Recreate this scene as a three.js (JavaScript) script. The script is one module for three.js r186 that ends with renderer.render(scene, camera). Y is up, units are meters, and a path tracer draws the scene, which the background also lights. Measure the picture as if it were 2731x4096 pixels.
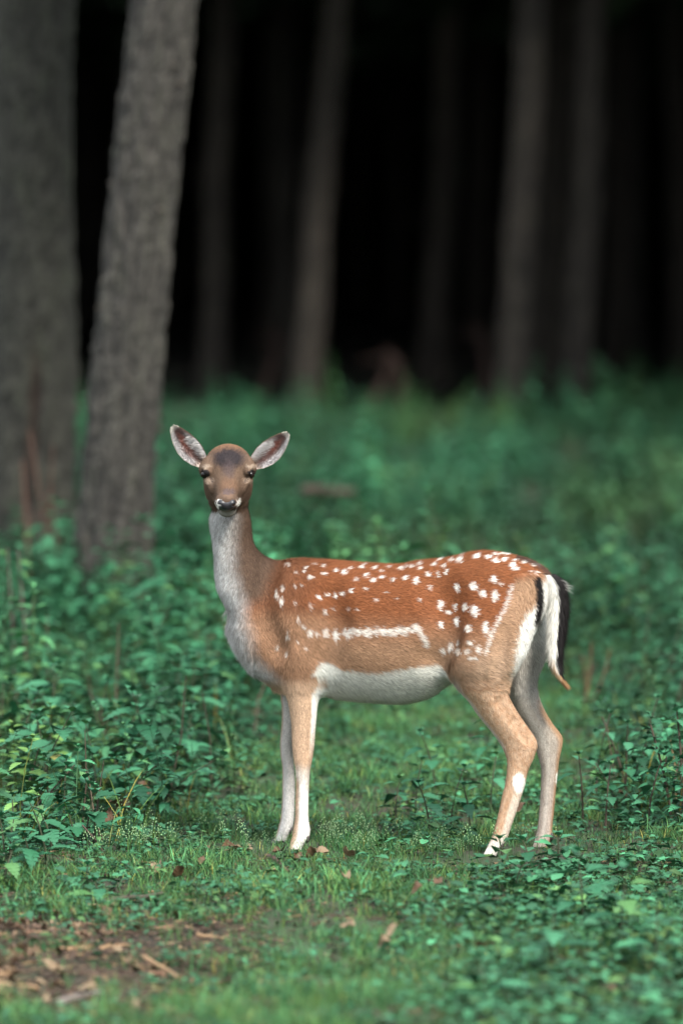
import * as THREE from 'three';
import { mergeGeometries } from 'three/addons/utils/BufferGeometryUtils.js';
import { createNoise3D } from 'simplex-noise';

// ------------------------------------------------------------------ camera, sky, sun, exposure
const scene = new THREE.Scene();
const EYE = 1.85, DIST = 14, FPX = 4858 * 4, PITCH = Math.atan(300 / 4858);
const camera = new THREE.PerspectiveCamera(2 * Math.atan(512 / 4858) * 180 / Math.PI, 682 / 1024, 0.5, 900);
camera.position.set(0, EYE, DIST);
camera.rotation.x = -PITCH;
camera.focus = 13.98;
camera.userData.fStop = 1.75;
const renderer = new THREE.WebGLRenderer({ antialias: true });
renderer.toneMapping = THREE.LinearToneMapping;
renderer.toneMappingExposure = 4.3;
renderer.shadowMap.enabled = true;
renderer.outputColorSpace = THREE.SRGBColorSpace;
{ // overcast sky: brighter to the zenith, slightly cool
  const w = 64, h = 32, d = new Float32Array(w * h * 4);
  for (let j = 0; j < h; j++) for (let i = 0; i < w; i++) {
    const el = Math.sin(((j + 0.5) / h - 0.5) * Math.PI), L = (1 + 2 * Math.max(0, el)) / 3 * 0.85, k = (j * w + i) * 4;
    d[k] = L * 0.93; d[k + 1] = L * 1.0; d[k + 2] = L * 1.07; d[k + 3] = 1;
  }
  const t = new THREE.DataTexture(d, w, h, THREE.RGBAFormat, THREE.FloatType);
  t.mapping = THREE.EquirectangularReflectionMapping; t.magFilter = THREE.LinearFilter; t.needsUpdate = true;
  scene.background = t; scene.environment = t;
}
const sun = new THREE.DirectionalLight(new THREE.Color(1, 0.95, 0.86), 1.5);
sun.position.set(7, 15, 12); sun.target.position.set(0, 0, 0); sun.castShadow = true; sun.shadow.radius = 22;
sun.shadow.mapSize.set(2048, 2048);
Object.assign(sun.shadow.camera, { left: -25, right: 25, top: 25, bottom: -25, near: 1, far: 90 });
scene.add(sun, sun.target);

// ------------------------------------------------------------------ helpers
function rng(a) { return () => { a |= 0; a = a + 0x6D2B79F5 | 0; let t = Math.imul(a ^ a >>> 15, 1 | a); t = t + Math.imul(t ^ t >>> 7, 61 | t) ^ t; return ((t ^ t >>> 14) >>> 0) / 4294967296; }; }
const R = rng(71);
const n3 = createNoise3D(rng(5));
const fbm = (x, y, z, o = 4) => { let s = 0, a = 0.5, f = 1; for (let i = 0; i < o; i++) { s += a * n3(x * f, y * f, z * f); a *= 0.5; f *= 2.03; } return s; };
const clamp = (v, a = 0, b = 1) => Math.min(b, Math.max(a, v)), lerp = (a, b, t) => a + (b - a) * t, sstep = (a, b, v) => { const t = clamp((v - a) / (b - a)); return t * t * (3 - 2 * t); };
const mixc = (a, b, t) => [lerp(a[0], b[0], t), lerp(a[1], b[1], t), lerp(a[2], b[2], t)];
const V = (x, y, z) => new THREE.Vector3(x, y, z);
const sp = Math.sin(PITCH), cp = Math.cos(PITCH);
function at(X, Y, z) { // photo pixel (2731 x 4096) -> world point at depth z
  const cx = (X - 1365.5) / FPX, cy = (2048 - Y) / FPX, dy = cy * cp - sp, dz = -cy * sp - cp, t = (z - DIST) / dz;
  return V(cx * t, EYE + dy * t, z);
}
function onGround(X, Y) { // photo pixel -> point of the ground plane
  const cx = (X - 1365.5) / FPX, cy = (2048 - Y) / FPX, dy = cy * cp - sp, dz = -cy * sp - cp, t = -EYE / dy;
  return V(cx * t, 0, DIST + dz * t);
}
function toPix(x, y, z) { // world point -> photo pixel
  const ry = y - EYE, rz = z - DIST, cy = ry * cp - rz * sp, cz = ry * sp + rz * cp;
  return [1365.5 - x / cz * FPX, 2048 + cy / cz * FPX];
}
const used = {};
function numbered(n) { used[n] = (used[n] ?? -1) + 1; return used[n] ? n + '_' + String(used[n]).padStart(3, '0') : n; }
function tag(o, label, category, group, kind) { o.userData.label = label; o.userData.category = category; if (group) o.userData.group = group; if (kind) o.userData.kind = kind; return o; }
function add(o, name) { o.name = numbered(name); scene.add(o); return o; }
function part(name, geo, mat, parent) { const m = new THREE.Mesh(geo, mat); m.name = name; m.castShadow = m.receiveShadow = true; parent.add(m); return m; }
function geom(pos, idx, col, nor) {
  const g = new THREE.BufferGeometry();
  g.setAttribute('position', new THREE.Float32BufferAttribute(pos, 3));
  if (col) g.setAttribute('color', new THREE.Float32BufferAttribute(col, 3));
  if (idx) g.setIndex(idx);
  if (nor) g.setAttribute('normal', new THREE.Float32BufferAttribute(nor, 3)); else g.computeVertexNormals();
  return g;
}
const lin = (r, g, b) => new THREE.Color().setRGB(r, g, b);
const mat = (r, g, b, o = {}) => new THREE.MeshStandardMaterial({ color: lin(r, g, b), roughness: 0.85, ...o });
const vmat = (o = {}) => new THREE.MeshStandardMaterial({ color: lin(1, 1, 1), vertexColors: true, roughness: 0.9, ...o });
const leafMat = (r, g, b, o = {}) => new THREE.MeshPhysicalMaterial({ color: lin(r, g, b), roughness: 0.48, specularIntensity: 0.4, transmission: 0.18, thickness: 0, side: THREE.DoubleSide, ...o });
function tube(pts, radii, sides = 6, colf) { // tapered tube along points
  const pos = [], idx = [], col = [], n = pts.length, up = V(0, 1, 0.13).normalize();
  for (let i = 0; i < n; i++) {
    const d = pts[Math.min(n - 1, i + 1)].clone().sub(pts[Math.max(0, i - 1)]).normalize();
    const a = Math.abs(d.dot(up)) > 0.95 ? V(1, 0, 0.1).cross(d).normalize() : up.clone().cross(d).normalize(), b = d.clone().cross(a);
    for (let k = 0; k < sides; k++) {
      const t = k / sides * Math.PI * 2, p = pts[i].clone().addScaledVector(a, Math.cos(t) * radii[i]).addScaledVector(b, Math.sin(t) * radii[i]);
      pos.push(p.x, p.y, p.z); if (colf) col.push(...colf(p, i / (n - 1), t));
      if (i < n - 1) { const q = i * sides + k, q2 = i * sides + (k + 1) % sides; idx.push(q, q2, q + sides, q2, q2 + sides, q + sides); }
    }
  }
  for (const e of [0, n - 1]) { const c = pos.length / 3; pos.push(pts[e].x, pts[e].y, pts[e].z); if (colf) col.push(...colf(pts[e], e ? 1 : 0, 0)); for (let k = 0; k < sides; k++) { const a = e * sides + k, b = e * sides + (k + 1) % sides; e ? idx.push(a, b, c) : idx.push(b, a, c); } }
  return geom(pos, idx, colf ? col : null);
}
const flat = (g) => { const r = g.index ? g.toNonIndexed() : g; for (const k of Object.keys(r.attributes)) if (!['position', 'normal', 'color'].includes(k)) r.deleteAttribute(k); return r; };
function tint(g, c) { const n = g.attributes.position.count, a = new Float32Array(n * 3); for (let i = 0; i < n; i++) a.set(c, i * 3); g.setAttribute('color', new THREE.BufferAttribute(a, 3)); return g; }

// ------------------------------------------------------------------ ground
const footSpots = [onGround(1178, 3415), onGround(1118, 3382), onGround(1945, 3446), onGround(2160, 3405)];
function groundY(x, z) {
  const far = sstep(2, 12, Math.hypot(x, z));
  let y = 0.035 * n3(x * 0.7, 3, z * 0.7) + 0.012 * n3(x * 3, 7, z * 3) + 0.05 * far * n3(x * 0.2, 9, z * 0.2);
  let k = 1; for (const f of footSpots) k = Math.min(k, sstep(0.02, 0.5, Math.hypot(x - f.x, z - f.z)));
  return y * k;
}
{
  const xs = [], zs = [];
  for (let x = -260; x < -6; x += x < -40 ? 20 : 2) xs.push(x); for (let x = -6; x < 6; x += 0.08) xs.push(x); for (let x = 6; x <= 260; x += x > 40 ? 20 : 2) xs.push(x);
  for (let z = -330; z < -40; z += z < -120 ? 20 : 4) zs.push(z); for (let z = -40; z < -8; z += 0.35) zs.push(z); for (let z = -8; z < 5; z += 0.07) zs.push(z); for (let z = 5; z <= 60; z += z > 16 ? 8 : 1) zs.push(z);
  const pos = [], col = [], idx = [], W = xs.length;
  zs.forEach((z, j) => xs.forEach((x, i) => {
    pos.push(x, groundY(x, z), z);
    const a = 0.5 + 0.5 * fbm(x * 1.3, 1, z * 1.3), b = 0.5 + 0.5 * fbm(x * 9, 4, z * 9);
    let c = mixc([0.028, 0.02, 0.014], [0.024, 0.04, 0.015], sstep(0.35, 0.65, a)); c = mixc(c, [0.06, 0.042, 0.028], sstep(0.55, 0.8, b) * 0.6);
    col.push(...c);
    if (i < W - 1 && j < zs.length - 1) { const q = j * W + i; idx.push(q, q + W, q + 1, q + 1, q + W, q + W + 1); }
  }));
  const g = add(new THREE.Mesh(geom(pos, idx, col), vmat({ roughness: 1 })), 'ground');
  g.receiveShadow = true; tag(g, 'dark forest soil under the grass and nettles', 'ground', null, 'structure');
}

// ------------------------------------------------------------------ trees
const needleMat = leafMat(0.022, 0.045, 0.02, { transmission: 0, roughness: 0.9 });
function crownGeo(y0, y1, rad, seed, levels, per) {
  const r = rng(seed), pos = [], idx = [];
  for (let l = 0; l < levels; l++) {
    const f = l / (levels - 1), y = lerp(y0, y1, f), len0 = rad * (1 - 0.86 * f);
    for (let b = 0; b < per; b++) {
      const a = (b + r() * 0.9 + l * 0.37) / per * Math.PI * 2, len = len0 * (0.75 + 0.4 * r()), c = Math.cos(a), s = Math.sin(a), yy = y + (r() - 0.5) * 0.6;
      for (let k = 0; k < 7; k++) { // drooping sprays of twigs along the branch
        const u = (k + 0.4) / 7, px = c * len * u, pz = s * len * u, py = yy - len * 0.22 * u * u, w = (0.55 + 0.35 * r()) * (1 - 0.55 * u) * (rad / 3.2);
        for (const sd of [-1, 1]) {
          const i0 = pos.length / 3, ex = -s * sd, ez = c * sd, d = 0.25 + 0.3 * r();
          pos.push(px - c * 0.25, py, pz - s * 0.25, px + c * 0.45, py - 0.04, pz + s * 0.45, px + ex * w + c * d, py - 0.22 - 0.2 * r(), pz + ez * w + s * d, px + ex * w * 1.35 + c * d * 1.6, py - 0.35 - 0.2 * r(), pz + ez * w * 1.35 + s * d * 1.6);
          idx.push(i0, i0 + 1, i0 + 2, i0 + 1, i0 + 3, i0 + 2);
        }
      }
    }
  }
  return geom(pos, idx);
}
const stubMat = mat(0.06, 0.048, 0.038);
const barkMat = vmat({ roughness: 0.95 });
// a trunk: rows of a bumpy, tapering tube from the root flare up; lean in metres per metre
function trunkGeo({ r0, lean = 0, leanz = 0, H = 22, flare = 0.5, seed = 1, rows, sides, base, alt, rough = 0.012, scale = 1, wound }) {
  const pos = [], idx = [], col = [], ys = [];
  for (let i = 0; i < rows; i++) ys.push(-0.15 + 3.6 * i / (rows - 1)); for (let y = 5; y <= H; y += 2.5) ys.push(y);
  ys.forEach((y, j) => {
    const rr = r0 * (1 - 0.035 * Math.max(0, y)) * (y > H * 0.6 ? 1 - 0.7 * (y - H * 0.6) / (H * 0.4) : 1);
    for (let k = 0; k < sides; k++) {
      const t = k / sides * Math.PI * 2, c = Math.cos(t), s = Math.sin(t);
      const root = flare * Math.exp(-Math.max(0, y) / 0.28) * (0.45 + 0.55 * Math.max(0, Math.cos(t * 4 + seed * 1.7)));
      const nb = fbm(c * 3 + seed, y * 5 * scale, s * 3, 4), plate = Math.abs(n3(c * 5 + seed, y * 7 * scale, s * 5));
      let d = rr * (1 + root + 0.06 * fbm(c + seed, y * 0.7, s, 2)) + rough * (nb * 1.4 + plate * 0.9 - 0.4);
      let cc = mixc(base, alt, clamp(0.5 + 1.25 * nb)); cc = mixc(cc, [0.014, 0.012, 0.011], sstep(0.2, 0.03, plate) * 0.65);
      const lich = n3(c * 4, y * 2.5 + 40, s * 4 + seed); cc = mixc(cc, alt.map((v, q) => v * [1.0, 1.1, 0.95][q]), sstep(0.3, 0.75, lich) * 0.6);
      const pt = n3(c * 14, y * 15, s * 14 + seed); cc = mixc(cc, alt.map((v) => v * 1.9), sstep(0.55, 0.85, pt) * 0.6);
      const fl = n3(c * 9 + seed, y * 26, s * 9) + 0.6 * n3(c * 22, y * 60, s * 22 + seed); cc = cc.map((v) => v * clamp(1 + 0.62 * fl, 0.28, 1.9)); d += rough * 0.5 * fl;
      if (wound) { const m = wound(y, t); d -= m * 0.05; cc = mixc(cc, [0.035, 0.019, 0.014], clamp(m * 1.2) * 0.7); }
      pos.push(c * d + lean * y + 0.02 * n3(seed, y * 0.5, 0), y, s * d + leanz * y); col.push(...cc);
      if (j < ys.length - 1) { const q = j * sides + k, q2 = j * sides + (k + 1) % sides; idx.push(q, q + sides, q2, q2, q + sides, q2 + sides); }
    }
  });
  return geom(pos, idx, col);
}
const crownA = crownGeo(6.5, 21, 3.6, 3, 15, 11), crownB = crownGeo(5.2, 22, 4.6, 9, 17, 12), crownC = crownGeo(7.5, 20, 3.2, 21, 13, 11);
function spruce(name, x, z, o, crown, label, group, stubs = 0) {
  const t = add(new THREE.Group(), name); t.position.set(x, groundY(x, z), z);
  const tr = part('trunk', trunkGeo(o), barkMat, t);
  for (let k = 0; k < stubs; k++) { // dry snags and knots
    const y = 0.7 + R() * 2.3, a = R() * 6.28, r = o.r0 * (1 - 0.03 * y), L = 0.008 + R() * 0.022, c = Math.cos(a), s = Math.sin(a);
    const p0 = V(o.lean * y + c * r * 0.9, y, s * r * 0.9);
    part('branch_stub', tube([p0, p0.clone().add(V(c * (r * 0.1 + L), 0.005 - R() * 0.02, s * (r * 0.1 + L)))], [0.011, 0.007], 6), stubMat, tr);
  }
  const cr = part('crown', crown, needleMat, t); cr.position.x = (o.lean || 0) * 8; cr.rotation.y = R() * 6.28;
  return tag(t, label, 'tree', group);
}
const GREYBARK = { base: [0.012, 0.011, 0.0097], alt: [0.047, 0.043, 0.037] };
// the leaning grey trunk behind the deer's head, at its foot among the nettles
{
  const b = at(434, 2440, -7.4);
  spruce('spruce_tree', b.x, b.z, { ...GREYBARK, r0: 0.158, lean: 0.088, flare: 0.28, seed: 4.2, rows: 420, sides: 150, rough: 0.011, H: 20 }, crownC, 'leaning grey spruce trunk with rough bark, sharply seen beside a thicker trunk', null, 9);
  const c = at(116, 2200, -10.2);
  spruce('spruce_tree', c.x, c.z, { base: [0.0165, 0.0158, 0.0125], alt: [0.043, 0.042, 0.033], r0: 0.218, lean: 0.012, flare: 0.25, seed: 8.9, rows: 330, sides: 130, rough: 0.011, H: 22,
    wound: (y, t) => { const c = 1.5 + 0.06 * Math.sin(y * 5), w = 0.2 + 0.05 * n3(y * 4, 1, 1); return sstep(w, w * 0.4, Math.abs(t - c)) * sstep(0.15, 0.4, y) * sstep(1.25, 0.8, y); } }, crownA, 'thick grey spruce trunk with a reddish split near its foot', null, 6);
}
// forest edge: [x pixel at the foot, x pixel at the picture's top, distance, radius, bark, label]
const edge = [
  [850, 895, 48, 0.14, 'dim thin spruce trunk at the dark forest edge next to the leaning grey trunk'],
  [1095, 1160, 62, 0.17, 'very dark spruce trunk deep in shade beside the lone pale forest-edge trunk'],
  [1228, 1340, 45, 0.145, 'lone paler spruce trunk at the forest edge above the deer\'s back'],
  [1735, 1800, 52, 0.165, 'dark spruce trunk between the lone pale trunk and the close pair'],
  [1905, 1930, 66, 0.2, 'barely visible spruce trunk in the darkness left of the close pair'],
  [2050, 2130, 43.5, 0.16, 'front trunk of the close pair of spruces at the forest edge'],
  [2180, 2250, 50, 0.17, 'dark spruce trunk half hidden behind the close pair'],
  [2305, 2370, 44, 0.15, 'brown spruce trunk of the close pair nearest the dark gap'],
  [2470, 2480, 56, 0.15, 'dim spruce trunk in the dark gap past the brown trunk'],
  [2745, 2690, 54, 0.17, 'shaded spruce trunk at the far end of the forest edge'],
];
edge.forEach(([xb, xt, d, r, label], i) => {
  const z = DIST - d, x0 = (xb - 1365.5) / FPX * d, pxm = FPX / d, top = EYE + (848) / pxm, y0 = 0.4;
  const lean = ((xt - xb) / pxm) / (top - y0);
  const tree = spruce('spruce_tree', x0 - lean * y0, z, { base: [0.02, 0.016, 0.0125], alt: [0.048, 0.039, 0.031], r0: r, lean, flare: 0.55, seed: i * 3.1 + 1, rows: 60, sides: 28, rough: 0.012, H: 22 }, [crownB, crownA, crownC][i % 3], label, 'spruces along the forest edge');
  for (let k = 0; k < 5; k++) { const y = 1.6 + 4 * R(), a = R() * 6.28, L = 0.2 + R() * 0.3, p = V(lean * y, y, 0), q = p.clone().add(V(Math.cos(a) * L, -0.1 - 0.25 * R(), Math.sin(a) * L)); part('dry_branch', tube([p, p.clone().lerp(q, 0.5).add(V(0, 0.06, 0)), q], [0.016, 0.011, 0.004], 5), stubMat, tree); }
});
{ // the rest of the wood: deeper rows and the flanks outside the picture, plus unseen trees added for shade, one mass
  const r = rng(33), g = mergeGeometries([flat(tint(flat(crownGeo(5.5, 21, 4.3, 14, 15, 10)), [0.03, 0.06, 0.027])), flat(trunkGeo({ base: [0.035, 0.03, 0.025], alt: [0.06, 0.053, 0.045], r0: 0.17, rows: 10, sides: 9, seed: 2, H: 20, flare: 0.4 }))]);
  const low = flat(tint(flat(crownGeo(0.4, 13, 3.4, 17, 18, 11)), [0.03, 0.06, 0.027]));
  const A = [], B = [], m = new THREE.Matrix4(), q = new THREE.Quaternion();
  for (let gx = -40; gx <= 40; gx += 4) for (let gz = -98; gz <= -28; gz += 4) {
    const x = gx + (r() - 0.5) * 2.6, z = gz + (r() - 0.5) * 2.6, d = DIST - z, vis = Math.abs(x) < 0.0703 * d + 0.4;
    if (vis && d < 58) continue;
    if (!vis && d < 54 && Math.abs(x) < 0.0703 * d + 1.2) continue;
    A.push([x, z, 0.85 + r() * 0.3]);
  }
  for (let z = -30; z <= -19; z += 5) for (const sd of [-1, 1]) for (const k of [1]) { const zz = z + (r() - 0.5) * 2; if (sd < 0 && zz > -12 && !k) continue; A.push([sd * (0.0703 * (DIST - zz) + (sd > 0 ? 2.4 : 1.6) + k * 4 + r()), zz, 0.85 + r() * 0.25]); }  // unseen flank trees added so their crowns darken the far meadow
  for (let k = 0; k < 3; k++) for (let a = 0; a < 6.283; a += 3.4 / (15 + 5 * k)) { const rad = 15 + 5 * k + (r() - 0.5) * 2.4, x = Math.cos(a) * rad, z = 4 + Math.sin(a) * rad * 1.25; if (z < -8 || z > 5 || x < 0 || (Math.abs(x) < 0.0703 * (DIST - z) + 4.6 && z < 15)) continue; A.push([x, z, 0.85 + r() * 0.3]); }  // unseen side trees added to block low sky and deepen the top light
  for (let x = -60; x <= 60; x += 2.6) for (let row = 0; row < 3; row++) B.push([x + r() * 2, -102 - row * 5 - r() * 3, 0.8 + r() * 0.5]);
  for (let z = -98; z <= -34; z += 3) for (const s of [-1, 1]) B.push([s * (46 + r() * 4), z, 0.9 + r() * 0.4]);
  for (const [list, geo, name, label] of [[A, g, 'wood_with_added_trees', 'deep rows of dark spruces behind the edge, plus unseen trees added to shade the glade'], [B, low, 'spruce_thicket', 'dense young spruce thicket closing the far side of the wood']]) {
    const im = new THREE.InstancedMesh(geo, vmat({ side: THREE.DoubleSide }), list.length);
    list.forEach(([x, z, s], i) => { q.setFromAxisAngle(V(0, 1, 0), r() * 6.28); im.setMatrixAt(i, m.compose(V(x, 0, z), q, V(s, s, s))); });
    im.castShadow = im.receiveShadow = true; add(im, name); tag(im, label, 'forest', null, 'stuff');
  }
}

// ------------------------------------------------------------------ the fallow deer
const cellSize = 0.004;
function table(rows) { // rows: [key, ...values], smooth interpolation by key
  rows.sort((a, b) => a[0] - b[0]);
  const n = rows.length, w = rows[0].length - 1, N = 400, k0 = rows[0][0], k1 = rows[n - 1][0], t = new Float32Array((N + 1) * w);
  const slope = (i, c) => i <= 0 || i >= n - 1 ? 0.6 * (rows[Math.min(n - 1, i + 1)][c] - rows[Math.max(0, i - 1)][c]) / (rows[Math.min(n - 1, i + 1)][0] - rows[Math.max(0, i - 1)][0]) : (rows[i + 1][c] - rows[i - 1][c]) / (rows[i + 1][0] - rows[i - 1][0]);
  for (let i = 0; i <= N; i++) {
    const k = lerp(k0, k1, i / N); let j = 0; while (j < n - 2 && rows[j + 1][0] < k) j++;
    const h = rows[j + 1][0] - rows[j][0], u = clamp((k - rows[j][0]) / h), u2 = u * u, u3 = u2 * u;
    for (let c = 1; c <= w; c++) t[i * w + c - 1] = (2 * u3 - 3 * u2 + 1) * rows[j][c] + (u3 - 2 * u2 + u) * h * slope(j, c) + (3 * u2 - 2 * u3) * rows[j + 1][c] + (u3 - u2) * h * slope(j + 1, c);
  }
  return { k0, k1, get(k, c) { const f = clamp((k - k0) / (k1 - k0)) * N, i = Math.min(N - 1, Math.floor(f)); return lerp(t[i * w + c], t[(i + 1) * w + c], f - i); } };
}
const YAW = 11 * Math.PI / 180, ca = Math.cos(YAW), sa = Math.sin(YAW);
const zMid = (X) => -0.1 + (X - 1160) / 1388 * Math.tan(YAW);
const O = at(1500, 2500, zMid(1500));
const torso = table([[938, 2470, 2560, 30], [965, 2370, 2608, 85], [1010, 2300, 2668, 118], [1060, 2262, 2702, 136], [1120, 2245, 2745, 150], [1200, 2234, 2775, 166], [1310, 2239, 2789, 190], [1412, 2248, 2802, 208], [1514, 2255, 2810, 214], [1600, 2256, 2814, 212], [1660, 2244, 2806, 206], [1717, 2238, 2788, 196], [1771, 2233, 2752, 182], [1825, 2222, 2715, 172], [1880, 2208, 2685, 166], [1940, 2203, 2660, 166], [2000, 2211, 2630, 162], [2060, 2223, 2590, 152], [2110, 2237, 2545, 136], [2150, 2256, 2490, 110], [2182, 2278, 2430, 74], [2204, 2302, 2380, 30]]
  .map(([X, t, b, w]) => { const z = zMid(X), a = at(X, t, z), c = at(X, b, z); return [(a.x - O.x) * ca + (z - O.z) * sa, a.y, c.y, w / 1388]; }));
function smin(a, b, k) { const h = clamp(0.5 + 0.5 * (b - a) / k); return lerp(b, a, h) - k * h * (1 - h); }
function sdTorso(x, y, z) {
  const dx = x - O.x, dz = z - O.z, s = dx * ca + dz * sa, t = Math.abs(-dx * sa + dz * ca), sc = clamp(s, torso.k0, torso.k1), top = torso.get(sc, 0), bot = torso.get(sc, 1), w = torso.get(sc, 2);
  const cy = lerp(bot, top, 0.46), hy = y > cy ? top - cy : cy - bot, v = (y - cy) / hy;
  const p = 2.15, q = Math.pow(Math.pow(t / w, p) + Math.pow(Math.abs(v), p), 1 / p);
  return (q - 1) * Math.min(w, hy) * 0.9 + Math.abs(s - sc);
}
const legRow = (zc) => ([Y, xl, xr, hz, dz = 0]) => { const z = zc + dz, c = at((xl + xr) / 2, Y, z); return [c.y, c.x, (xr - xl) / 2 / 1388 * (DIST - z) / DIST, hz, z]; };
const legs = [
  [0.118, [[2340, 1900, 2090, 0.03, -0.06], [2420, 1850, 2135, 0.056, -0.028], [2500, 1815, 2132, 0.073, -0.008], [2600, 1782, 2106, 0.081, 0.003], [2670, 1788, 2068, 0.077, 0.005], [2711, 1802, 2043, 0.072], [2765, 1835, 2030, 0.064], [2807, 1873, 2045, 0.056], [2864, 1912, 2079, 0.046], [2914, 1953, 2114, 0.038], [2952, 1982, 2140, 0.033], [2980, 2002, 2148, 0.03], [3005, 2014, 2143, 0.028], [3040, 2026, 2130, 0.0265], [3078, 2027, 2112, 0.025], [3143, 2018, 2097, 0.023], [3174, 2009, 2087, 0.022], [3243, 1995, 2064, 0.0205], [3319, 1976, 2038, 0.022], [3350, 1966, 2027, 0.024], [3380, 1952, 2008, 0.023], [3410, 1936, 1990, 0.021], [3432, 1926, 1980, 0.02]]],
  [-0.075, [[2400, 2010, 2180, 0.055], [2500, 1990, 2186, 0.07], [2620, 1985, 2181, 0.068], [2669, 1988, 2163, 0.064], [2707, 1998, 2149, 0.06], [2745, 2010, 2144, 0.056], [2791, 2030, 2156, 0.05], [2845, 2055, 2179, 0.044], [2895, 2085, 2209, 0.038], [2933, 2108, 2239, 0.033], [2955, 2122, 2249, 0.031], [2983, 2136, 2246, 0.029], [3040, 2155, 2235, 0.026], [3078, 2163, 2230, 0.0245], [3166, 2161, 2221, 0.022], [3251, 2155, 2213, 0.0205], [3310, 2149, 2207, 0.022], [3345, 2141, 2206, 0.024], [3370, 2134, 2198, 0.022], [3392, 2126, 2188, 0.02]]],
  [-0.012, [[2430, 1130, 1320, 0.03], [2550, 1120, 1315, 0.052], [2650, 1124, 1298, 0.056], [2715, 1132, 1285, 0.05], [2772, 1142, 1274, 0.044], [2830, 1156, 1269, 0.039], [2906, 1166, 1262, 0.033], [2983, 1169, 1256, 0.029], [3040, 1175, 1248, 0.0285], [3079, 1182, 1240, 0.0265], [3136, 1184, 1235, 0.0225], [3212, 1182, 1233, 0.0205], [3280, 1180, 1234, 0.0215], [3320, 1173, 1240, 0.025], [3350, 1167, 1235, 0.0245], [3375, 1160, 1218, 0.022], [3402, 1152, 1205, 0.021]]],
  [-0.195, [[2600, 1112, 1230, 0.045], [2768, 1121, 1212, 0.04], [2830, 1127, 1200, 0.035], [2899, 1127, 1188, 0.03], [2964, 1121, 1174, 0.028], [3013, 1122, 1172, 0.0275], [3067, 1129, 1176, 0.0255], [3136, 1130, 1180, 0.022], [3212, 1128, 1178, 0.0205], [3270, 1123, 1176, 0.0215], [3315, 1113, 1168, 0.0245], [3340, 1105, 1155, 0.023], [3368, 1094, 1146, 0.02]]],
].map(([zc, rows]) => table(rows.map(legRow(zc))));
const neck = table([[2010, 862, 985, 0.048, 0.012], [2075, 839, 1001, 0.056, 0.008], [2158, 849, 1010, 0.058], [2195, 853, 1024, 0.06], [2230, 857, 1046, 0.064], [2287, 859, 1078, 0.072], [2319, 862, 1100, 0.078], [2360, 869, 1125, 0.086], [2416, 896, 1155, 0.094], [2462, 920, 1180, 0.1], [2534, 934, 1200, 0.104], [2585, 948, 1220, 0.104], [2620, 966, 1230, 0.1], [2677, 1009, 1240, 0.09], [2707, 1050, 1245, 0.08], [2745, 1100, 1250, 0.055]].map(legRow(-0.122)));
function sdLoft(T, x, y, z) {
  const yc = clamp(y, T.k0, T.k1), dx = x - T.get(yc, 0), hx = T.get(yc, 1), hz = T.get(yc, 2), dz = z - T.get(yc, 3);
  if (Math.abs(dx) > hx + 0.12 || Math.abs(dz) > hz + 0.12 || Math.abs(y - yc) > 0.12) return 0.12;
  const q = Math.sqrt((dx / hx) ** 2 + (dz / hz) ** 2), g = Math.sqrt((dx / hx / hx) ** 2 + (dz / hz / hz) ** 2) / Math.max(q, 1e-4);
  const d = Math.max((q - 1) * Math.min(hx, hz), (q - 1) / Math.max(g, 1) * 0.9), e = Math.abs(y - yc);
  return d > 0 ? Math.hypot(d, e) * 0.85 : e > 0 ? Math.max(d, 0) * 0.85 + e : d * 0.85;
}
// head frame: f towards the nose, u up, r to the picture's right
const HP = at(911, 1889, -0.02), TH = 28 * Math.PI / 180, st = Math.sin(TH), ct = Math.cos(TH);
const ell = (f, u, r, cf, cu, cr, a, b, c) => { const q = Math.sqrt(((f - cf) / a) ** 2 + ((u - cu) / b) ** 2 + ((r - cr) / c) ** 2); return (q - 1) * Math.min(a, b, c); };
function cap(f, u, r, f0, u0, r0, f1, u1, r1, ra, rb, wr = 1) {
  r /= wr; r0 /= wr; r1 /= wr;
  const bx = f1 - f0, by = u1 - u0, bz = r1 - r0, t = clamp(((f - f0) * bx + (u - u0) * by + (r - r0) * bz) / (bx * bx + by * by + bz * bz));
  return Math.hypot(f - f0 - bx * t, u - u0 - by * t, r - r0 - bz * t) - lerp(ra, rb, t);
}
function headLocal(x, y, z) { const dx = x - HP.x, dy = y - HP.y, dz = z - HP.z; return [-dy * st + dz * ct, dy * ct + dz * st, dx]; }
function headWorld(f, u, r) { return V(HP.x + r, HP.y - f * st + u * ct, HP.z + f * ct + u * st); }
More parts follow.
